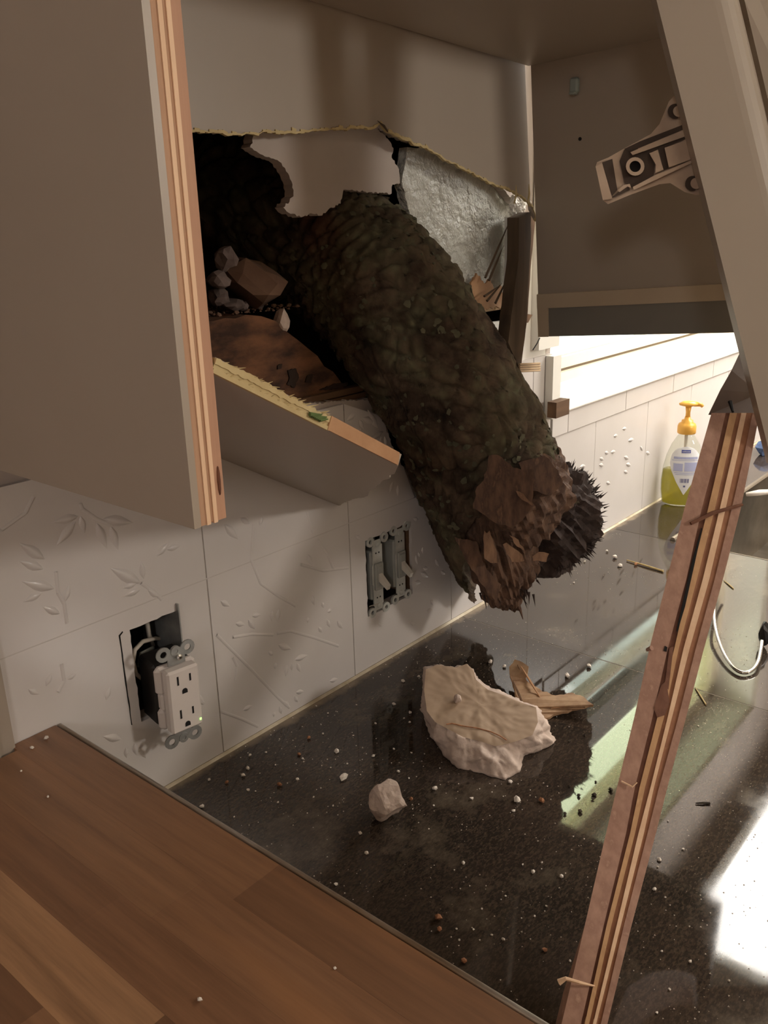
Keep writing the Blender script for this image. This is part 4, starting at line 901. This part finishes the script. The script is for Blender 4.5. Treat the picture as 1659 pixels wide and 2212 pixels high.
# sink beyond the counter's end
sk_ = tag(empty('sink'), 'stainless steel sink set beyond the end of the dark counter', 'sink')
x0, x1, y0, y1, zb = 1.4215, 2.15, -0.60, -0.117, CZ - 0.17
sm = MB().box(x0, x1, y0, y1, zb - 0.002, zb).box(x0, x0 + .002, y0, y1, zb, CZ).box(x1 - .002, x1, y0, y1, zb, CZ).box(x0, x1, y0, y0 + .002, zb, CZ).box(x0, x1, y1 - .002, y1, zb, CZ)
sm.build('basin', M['sinksteel'], sk_); MB().tube([(x0, y1, CZ + 0.001), (x1, y1, CZ + 0.001)], 0.005, 8).build('rim', M['sinksteel'], sk_)
p = on(1655, 1120, 'y', -0.17)
pn = tag(empty('dark_pan'), 'dark pan standing in the sink behind the plywood rail', 'pan'); pc_ = on(1660, 1090, 'y', -0.22)
MB().lathe([(0.05, 0), (0.062, 0.004), (0.070, 0.05), (0.068, 0.05), (0.060, 0.007)], (pc_.x + 0.08, -0.24, zb + 0.001), 28).build('bowl', M['black'], pn, smooth=True)
pu = pc_
MB().lathe([(0.045, 0), (0.05, 0.003), (0.056, 0.115), (0.054, 0.115), (0.048, 0.004)], (1.96, -0.21, zb + 0.001), 28).build('x', M['black']).name = 'dark_mug'
tag(bpy.data.objects['dark_mug'], 'dark steel pot standing at the back of the sink', 'pot')
sp2 = tag(empty('spoon'), 'white spoon with a pinkish tip lying across the sink rim', 'spoon')
a, b = on(1612, 1068, 'z', CZ + 0.004), on(1668, 1062, 'z', CZ + 0.004)
a2 = on(1640, 1064, 'z', CZ + 0.008)
MB().tube([a, a2, b], [0.004, 0.006, 0.005], 8).build('handle', M['plastic_w'], sp2, smooth=True)
MB().tube([b, b + (b - a).normalized() * 0.03], [0.007, 0.004], 8).build('tip', M['red'], sp2, smooth=True)
q = on(1648, 985, 'y', -0.05); tag(rock((q.x, -0.055, CZ + 0.0005), 0.03, 4, 1.2, .7, .7).build('sponge', M['blue']), 'crumpled blue sponge behind the sink', 'sponge')
# bent steel wire handle
wp = [(1572, 1180, .05), (1556, 1230, .04), (1545, 1290, .028), (1543, 1335, .02), (1550, 1375, .013), (1566, 1415, .008), (1585, 1442, .005), (1605, 1453, .004), (1625, 1447, .005), (1638, 1428, .008), (1644, 1400, .012), (1646, 1384, .016)]
tag(MB().tube([catmull([ct(a, b, CZ + h) for a, b, h in wp], i / 60) for i in range(61)], 0.0024, 10).build('steel_wire_loop', M['chrome'], smooth=True), 'bent bright steel wire loop standing on the counter right of the plywood rail', 'wire')
p = ct(1652, 1372, CZ + 0.016); tag(rock((p.x, p.y, CZ), 0.008, 3, 1, 1, 2.2).build('black_stopper', M['black']), 'small black stopper at the end of the steel wire loop', 'stopper')

# ---- soap pump bottle
bo = tag(empty('soap_bottle'), 'clear pump bottle of yellow soap with a gold pump against the tiled wall', 'bottle')
bx, by = 1.632, -0.046; face = math.atan2(CAM.y - by, CAM.x - bx)     # label turned to the room
rot = face + math.pi / 2 + 0.15
prof = [(0.030, 0.0), (0.0375, 0.004), (0.041, 0.03), (0.0415, 0.05), (0.0395, 0.075), (0.034, 0.10), (0.026, 0.122), (0.017, 0.137), (0.0125, 0.143), (0.0125, 0.150)]
MB().lathe(prof, (bx, by, CZ + 0.0005), 40, 1.0, 0.55, rot).build('bottle_body', M['bottle'], bo, smooth=True)
MB().lathe([(0.029, 0.002), (0.0362, 0.005), (0.0398, 0.03), (0.0402, 0.05), (0.0385, 0.072)], (bx, by, CZ + 0.0005), 40, 1.0, 0.53, rot).build('soap', M['soap'], bo, smooth=True)
MB().tube([(bx, by, CZ + 0.01), (bx, by, CZ + 0.14)], 0.003, 8).build('dip_tube', M['plastic_w'], bo)
MB().lathe([(0.0165, 0.144), (0.0175, 0.146), (0.0175, 0.158), (0.0155, 0.163), (0.011, 0.166), (0.0105, 0.170), (0.0062, 0.171), (0.0055, 0.176)], (bx, by, CZ), 28).build('collar', M['gold'], bo, smooth=True)
MB().lathe([(0.0048, 0.174), (0.0042, 0.185), (0.006, 0.198)], (bx, by, CZ), 20).build('pump_stem', M['gold'], bo, smooth=True)
hd = MB().lathe([(0.006, 0.196), (0.017, 0.199), (0.018, 0.202), (0.011, 0.206), (0.001, 0.2075)], (bx, by, CZ), 24, 1.0, 0.7, rot)
sd = V((math.cos(rot), math.sin(rot), 0)); sd = sd if sd.dot(RX) > 0 else -sd
hd.tube([V((bx, by, CZ + 0.201)) + sd * 0.01, V((bx, by, CZ + 0.200)) + sd * 0.022, V((bx, by, CZ + 0.196)) + sd * 0.026], [0.005, 0.0042, 0.003], 10)
hd.build('pump_head', M['gold'], bo, smooth=True)
bc_ = V((math.cos(rot), math.sin(rot), 0)); bn_ = V((-math.sin(rot), math.cos(rot), 0)); bn_ = bn_ if bn_.dot(CAM - V((bx, by, 1))) > 0 else -bn_
if bc_.dot(RX) < 0: bc_ = -bc_
def brad(z):
    for (r0, z0), (r1, z1) in zip(prof, prof[1:]):
        if z0 <= z <= z1: return r0 + (r1 - r0) * (z - z0) / (z1 - z0)
    return 0.02
def lbl(u, v, w):            # wrap label coordinates on the bottle's front
    r = brad(v); s = max(-0.98, min(0.98, u / r)); return tuple(V((bx, by, CZ + v)) + bc_ * u + bn_ * (r * 0.55 * math.sqrt(1 - s * s) + w))
def lgrid(mb, outline, w, n=14):        # rows of an outline as a thin wrapped sheet
    zs = [outline[0][1] + (outline[-1][1] - outline[0][1]) * i / n for i in range(n + 1)]; vs = []; fs = []
    def half(z):
        for (h0, z0), (h1, z1) in zip(outline, outline[1:]):
            if min(z0, z1) - 1e-9 <= z <= max(z0, z1) + 1e-9: return h0 + (h1 - h0) * (z - z0) / (z1 - z0)
        return 0
    for z in zs:
        h = half(z)
        for k in range(11): vs.append(lbl(-h + 2 * h * k / 10, z, w))
    for i in range(n):
        for k in range(10): fs.append((i * 11 + k, i * 11 + k + 1, (i + 1) * 11 + k + 1, (i + 1) * 11 + k))
    return mb.add(vs, fs)
lb = lgrid(MB(), [(0.0005, 0.026), (0.016, 0.052), (0.026, 0.075), (0.0285, 0.088), (0.026, 0.104), (0.017, 0.116), (0.002, 0.1205)], 0.0006, 24).build('label', M['label'], bo)
lgrid(MB(), [(0.0085, 0.1085), (0.0085, 0.1145)], 0.0010, 2).build('brand_plate', M['ink_blue'], lb)
def lrect(u0, u1, v0, v1, mat, nm):
    vs = []; fs = []
    for v in (v0, v1):
        for k in range(7): vs.append(lbl(u0 + (u1 - u0) * k / 6, v, 0.0010))
    for k in range(6): fs.append((k, k + 1, k + 8, k + 7))
    MB().add(vs, fs).build(nm, M[mat], lb)
for v0, v1, h in ((0.0965, 0.1010, 0.022), (0.0935, 0.0945, 0.025), (0.069, 0.0705, 0.020), (0.0660, 0.0672, 0.018)): lrect(-h, h, v0, v1, 'ink_pale', 'print_band')
lrect(-0.022, -0.005, 0.073, 0.088, 'ink_pale', 'text_block'); lrect(-0.002, 0.022, 0.073, 0.0905, 'ink_pale', 'text_block')
for k in range(9):
    u = -0.0085 + k * 0.0019; lrect(u, u + (0.0012 if k % 3 else 0.0007), 0.0505, 0.0585, 'ink_code', 'barcode_bar')
lrect(-0.002, 0.002, 0.0415, 0.0450, 'ink_code', 'print_mark')
# brand lettering on the little blue plate
fc = bpy.data.curves.new('brand_lettering', 'FONT'); fc.body = 'softsoap'; fc.size = 0.0042; fc.align_x = 'CENTER'; fc.align_y = 'CENTER'
fo = bpy.data.objects.new('tmp', fc); COL.objects.link(fo); bpy.context.view_layer.update()
fm = bpy.data.meshes.new_from_object(fo.evaluated_get(bpy.context.evaluated_depsgraph_get())); bpy.data.objects.remove(fo)
for v in fm.vertices: v.co = V(lbl(v.co.x, 0.1115 + v.co.y, 0.0014))
fm.materials.clear(); fm.materials.append(M['label']); fo = bpy.data.objects.new('brand_lettering', fm); COL.objects.link(fo); fo.parent = lb

# ================================================================== DEBRIS ON THE COUNTER
# large plaster chunk
ch = tag(empty('plaster_chunk'), 'largest broken plaster chunk with a tan painted face, on the dark counter', 'plaster')
top = [(920, 1446), (945, 1436), (985, 1442), (1008, 1434), (1022, 1446), (1028, 1468), (1054, 1490), (1090, 1502), (1118, 1514), (1146, 1524), (1158, 1528), (1162, 1560), (1150, 1588), (1120, 1600), (1098, 1606), (1070, 1612), (1040, 1602), (1000, 1592), (970, 1576), (940, 1560), (922, 1536), (916, 1490)]
low = [(924, 1452), (945, 1446), (985, 1452), (1010, 1446), (1026, 1456), (1036, 1476), (1062, 1496), (1096, 1510), (1126, 1524), (1156, 1536), (1176, 1550), (1192, 1580), (1196, 1606), (1170, 1620), (1136, 1632), (1122, 1668), (1092, 1686), (1040, 1672), (990, 1660), (958, 1632), (934, 1590), (918, 1530)]
cP = ct(1070, 1612, CZ + 0.022); cn = (V((-0.35, -0.35, 1.0))).normalized()
TP = [onp(a, b, cP, cn) for a, b in top]; LP = []
for (a, b), tp_ in zip(low, TP):
    p = ct(a, b, CZ + 0.0005)
    LP.append(p)
def dens(P, k): 
    n = len(P); return [P[i].lerp(P[(i + 1) % n], j / k) for i in range(n) for j in range(k)]
K = 9; TPd, LPd = dens(TP, K), dens(LP, K); n_ = len(TPd)
sv, sf = [], []; LV = 16
cen = sum(TPd, V()) / n_; cl = sum(LPd, V()) / n_
for l in range(LV + 1):
    f = l / LV
    for k in range(n_):
        p = TPd[k].lerp(LPd[k], f); outw = (p - cen); outw.z = 0; outw.normalize()
        am = 0.0 if l in (0,) else 1.0
        q = p + outw * (0.003 * math.sin(math.pi * f) + am * (0.0034 * nz(p * 130) + 0.006 * nz(p * 50 + V((5, 0, 0))) + 0.002 * nz(p * 300)) * (1 - 0.5 * (f == 1)))
        q.z = max(q.z + am * (0.003 * nz(p * 90 + V((0, 7, 0))) + 0.0015 * nz(p * 260)), CZ + 0.0004) if f < 1 else CZ + 0.0005
        sv.append(q)
for l in range(LV):
    for k in range(n_):
        k2 = (k + 1) % n_; sf.append((l * n_ + k, l * n_ + k2, (l + 1) * n_ + k2, (l + 1) * n_ + k))
sf.append(tuple(LV * n_ + k for k in range(n_)))
MB().add(sv, sf).build('broken_side', M['plaster'], ch, smooth=True)
fv, ff = [], []; RN = 16
for l in range(RN):
    f = 1 - l / RN if l else 1.0
    for k in range(n_):
        p = cen.lerp(TPd[k], f); fv.append(p + cn * (0.0016 * nz(p * 60) + 0.0012 * nz(p * 170) + 0.0006) * (0 if l == 0 else 1))
fv.append(cen + cn * 0.0006)
for l in range(RN - 1):
    for k in range(n_):
        k2 = (k + 1) % n_; ff.append((l * n_ + k, l * n_ + k2, (l + 1) * n_ + k2, (l + 1) * n_ + k))
ff += [((RN - 1) * n_ + k, (RN - 1) * n_ + (k + 1) % n_, RN * n_) for k in range(n_)]
o = MB().add(fv, ff).build('painted_face', M['plaster_face'], ch, smooth=True); o['label'] = 'flat tan painted face'
ck = [onp(a, b, cP, cn) + cn * 0.0012 for a, b in ((964, 1566), (976, 1564), (1002, 1570), (1030, 1574), (1060, 1582), (1078, 1590), (1094, 1600))]
MB().tube(ck, 0.0007, 5).build('crack', M['crumb_tan'], ch)
# second chunk
p = ct(845, 1772); tag(rock((p.x, p.y + 0.004, CZ), 0.0185, 13, 1.05, 1.0, 1.05, sub=4, amp=0.16, rot=0.6).build('plaster_lump', M['plaster']), 'fist-like pale plaster lump alone on the dark counter', 'plaster')
# torn bark sheet behind the chunk
bs = tag(empty('bark_sheet'), 'thin curled torn bark sheet lying behind the plaster chunk', 'bark')
zt = lambda a, b: CZ + 0.0045 + 0.003 * math.sin(a * 0.07) * math.cos(b * 0.05) + 0.022 * max(0, (1500 - b) / 80) * (1 if a < 1170 else 0.2) + 0.010 * max(0.0, (a - 1200) / 80)
bpx = [(1100, 1440), (1112, 1424), (1128, 1430), (1142, 1440), (1140, 1454), (1134, 1466), (1150, 1478), (1172, 1494), (1200, 1502), (1236, 1496), (1262, 1506), (1282, 1522), (1246, 1530), (1206, 1540), (1178, 1552), (1156, 1556), (1128, 1520), (1112, 1500), (1106, 1470)]
bq = jag(bpx, 2.5, 9, seed=6); n_ = len(bq); tr = tessellate_polygon([[V((a, -b, 0)) for a, b in bq]])
bv = [ct(a, b, zt(a, b)) for a, b in bq]; bf = []
for q in tr:
    a, b, c2 = (bq[i] for i in q); ar = (b[0] - a[0]) * (c2[1] - a[1]) - (b[1] - a[1]) * (c2[0] - a[0]); q = tuple(q) if ar < 0 else tuple(reversed(q)); bf += [q, tuple(i + n_ for i in reversed(q))]
for i in range(n_): bf.append((i, (i + 1) % n_, n_ + (i + 1) % n_, n_ + i))
MB().add(bv + [v - V((0, 0, 0.0028)) for v in bv], bf).build('sheet', wood('bark_sheet', lin(178, 146, 112), lin(140, 108, 80), 50, (1, 1, 1), 0.85, lin(112, 84, 62), 0.5), bs)
for k, (a, b, c2, d) in enumerate(((1118, 1436, 1150, 1500), (1126, 1440, 1168, 1508), (1170, 1516, 1240, 1508), (1190, 1530, 1262, 1518), (1108, 1470, 1134, 1530))):
    p, q = ct(a, b, zt(a, b) + 0.001), ct(c2, d, zt(c2, d) + 0.001); MB().tube([p, p.lerp(q, .5), q], [.0006, .0016, .0006], 5).build('fibre', M['tan_wood'] if k % 2 else M['old_wood'], bs)
# crumbs, one object each
def Z(l, s, ox, oy): return [(a / s + ox, b / s + oy, r / s) for a, b, r in l]
white = Z([(415,530,14),(535,505,10),(400,630,20),(365,682,20),(110,712,14),(770,708,14),(400,790,14),(1062,500,24),(1115,703,38),(1335,535,14),(1352,292,12),(1487,147,16),(1610,212,14),(1605,280,10),(1520,652,14),(808,553,10),(890,840,10),(623,880,10),(57,915,20),(1490,480,10),(297,988,8),(910,160,8),(997,213,8),(1210,150,7),(960,367,9),(1565,250,9),(1187,380,6),(1017,620,8),(1240,673,8),(457,795,8),(605,600,7),(1140,590,9),(1600,700,8),(1035,905,9)], 3.456, 420, 1480)
white += Z([(110,215,9),(865,270,17),(1070,325,12),(1320,335,24),(1300,393,12),(455,515,12),(490,625,14),(1023,680,12),(1408,730,14),(1565,753,12),(1245,1100,12),(1255,860,8),(1125,930,6),(1283,232,14),(320,798,12),(1000,1100,8),(1350,685,7),(1455,675,7),(1180,1075,9),(985,1040,6),(1080,1045,8),(1415,970,6),(1480,915,6),(860,360,6)], 2.552, 600, 1600)
white += Z([(695,275,22),(793,305,17),(180,375,12),(70,408,16),(1245,375,25),(1400,305,22),(120,635,14),(118,700,9),(35,1055,12),(140,465,6),(8,575,12),(130,920,7),(110,1100,7)], 3.318, 850, 1350)
white += Z([(468,1282,20),(415,1240,12),(500,1340,18),(330,1187,8),(188,1453,8),(262,1310,10)], 3.16, 1180, 800)
white += Z([(635,1425,14),(805,1187,9),(665,1250,16),(847,1850,12),(725,2012,10),(1075,1960,8),(140,1845,8),(90,1350,14),(680,1785,6),(655,1290,6),(700,1470,7),(715,1020,6),(895,460,6),(650,2150,7)], 2.724, 1180, 1400)
tan = [(667, 1596, 5), (980, 1506, 4), (1171, 1733, 8), (947, 1986, 10), (949, 2010, 7), (1003, 2078, 7), (1176, 2055, 6), (888, 1727, 5), (1373, 1221, 5), (490, 1692, 5), (604, 1698, 7), (646, 1631, 5)]
dark = [(1250, 1721, 5), (1284, 1719, 6), (1320, 1709, 6), (1253, 1755, 6), (1220, 1760, 5), (1287, 1690, 3), (1280, 1728, 4), (1263, 1590, 3), (1230, 1602, 3), (1230, 1700, 3)]
protos = [rock((0, 0, 0), 1.0, s, 1.1, .9, .75, sub=1, amp=.3) for s in range(6)]
meshes = {}
LM = {'the large plaster chunk': ct(1060, 1580), 'the fist-like plaster lump': ct(845, 1760), 'the straw twig': ct(1394, 1222), 'the foot of the plywood rail': ct(1225, 2372), 'the tiled wall below the outlet': ct(480, 1650), 'the black stopper': ct(1652, 1372)}
ORD = 'first second third fourth fifth sixth seventh eighth ninth tenth eleventh twelfth thirteenth fourteenth fifteenth sixteenth seventeenth eighteenth nineteenth twentieth'.split()
def ordw(k): return ORD[k] if k < 20 else ('twenty-' + ORD[k - 20] if k < 29 else 'thirty-' + ORD[k - 30] if k > 29 else 'thirtieth')
def ranked(lst, noun, where):
    P = [ct(a, b) for a, b, r in lst]; own = [min(LM, key=lambda n: (LM[n] - p).length) for p in P]; out = []
    for i, p in enumerate(P):
        k = sorted((j for j in range(len(P)) if own[j] == own[i]), key=lambda j: (P[j] - LM[own[i]]).length).index(i)
        out.append('%s %s, %s closest to %s' % (noun, where, ordw(k), own[i]))
    return out
def crumb(i, px, py, r, mat, name, lab, grp, z=CZ):
    key = (i % 6, mat)
    if key not in meshes:
        o = protos[i % 6].build(name, M[mat]); meshes[key] = o
    else:
        o = meshes[key].copy(); COL.objects.link(o)
    p = ct(px, py, z); t = (p - CAM).dot(RZ); s = max(0.0011, r * t / FPX)
    o.location = (p.x, p.y, z); o.scale = (s, s, s); o.rotation_euler = (0, 0, i * 2.4); tag(o, lab, 'crumb', grp); o.name = name
WL = ranked(white, 'pale plaster crumb', 'on the counter'); TL = ranked(tan, 'tan bark crumb', 'on the counter'); DL = ranked(dark, 'dark bark crumb', 'in the window reflection')
for i, (a, b, r) in enumerate(white): crumb(i, a, b, r, 'crumb', 'plaster_crumb', WL[i], 'pale plaster crumbs on the dark counter')
for i, (a, b, r) in enumerate(tan): crumb(i, a, b, r, 'crumb_tan', 'bark_crumb', TL[i], 'tan bark crumbs on the dark counter')
for i, (a, b, r) in enumerate(dark): crumb(i, a, b, r, 'crumb_dark', 'dark_crumb', DL[i], 'dark crumbs on the counter')
for i, (a, b, r) in enumerate(((100, 1597, 6), (70, 1617, 5), (104, 1723, 4), (432, 2162, 7), (46, 1667, 3), (724, 2093, 3))): crumb(i, a, b, r, 'crumb', 'plaster_flake', 'white plaster flake on the butcher block, ' + ['right one of the pair at its far corner', 'left one of the pair at its far corner', 'alone a hand below the far corner', 'large one near the bottom edge', 'closest to the left picture edge', 'rightmost one, near the edge strip'][i], 'plaster flakes on the butcher block', BZ + 0.0002)
p = onp(988, 1518, cP, cn); o = rock((p.x, p.y, p.z), 0.005, 77, sub=2).build('plaster_crumb', M['plaster']); tag(o, 'plaster crumb lying on the painted face of the large chunk', 'crumb')
for (a, b, c2, d, r, lab) in ((1354, 1210, 1433, 1234, .0018, 'straw twig lying on the far counter beyond the branch end'), (1564, 1254, 1584, 1271, .001, 'short dry needle right of the plywood rail, higher one'), (1502, 1486, 1525, 1522, .001, 'dry needle right of the plywood rail, lower one'), (1503, 1735, 1534, 1735, .0011, 'short dark twig lying level right of the plywood rail')):
    p, q = ct(a, b, CZ + r), ct(c2, d, CZ + r); tag(MB().tube([p, p.lerp(q, .5) + V((0, 0, r * .3)), q], [r * .6, r, r], 6).build('dry_twig', M['straw'] if a != 1503 else M['crumb_dark']), lab, 'twig')
# fine grit: too small and too many to count
gm = MB(); rng = random.Random(31)
for k in range(2600):
    x_, y_ = rng.uniform(0.36, 1.40), rng.uniform(-0.60, -0.004)
    if nz(V((x_ * 6, y_ * 6, 2))) < -0.15 + 0.5 * max(0, x_ - 0.8): continue
    r = rng.uniform(0.0003, 0.0010); a = rng.uniform(0, 6)
    gm.add([(x_ + r * math.cos(a), y_ + r * math.sin(a), CZ), (x_ + r * math.cos(a + 2.1), y_ + r * math.sin(a + 2.1), CZ), (x_ + r * math.cos(a + 4.2), y_ + r * math.sin(a + 4.2), CZ), (x_, y_, CZ + r)], [(0, 1, 3), (1, 2, 3), (2, 0, 3)])
tag(gm.build('plaster_grit', M['crumb']), 'fine pale grit strewn over the dark counter', 'grit', kind='stuff')
bpy.context.view_layer.update()
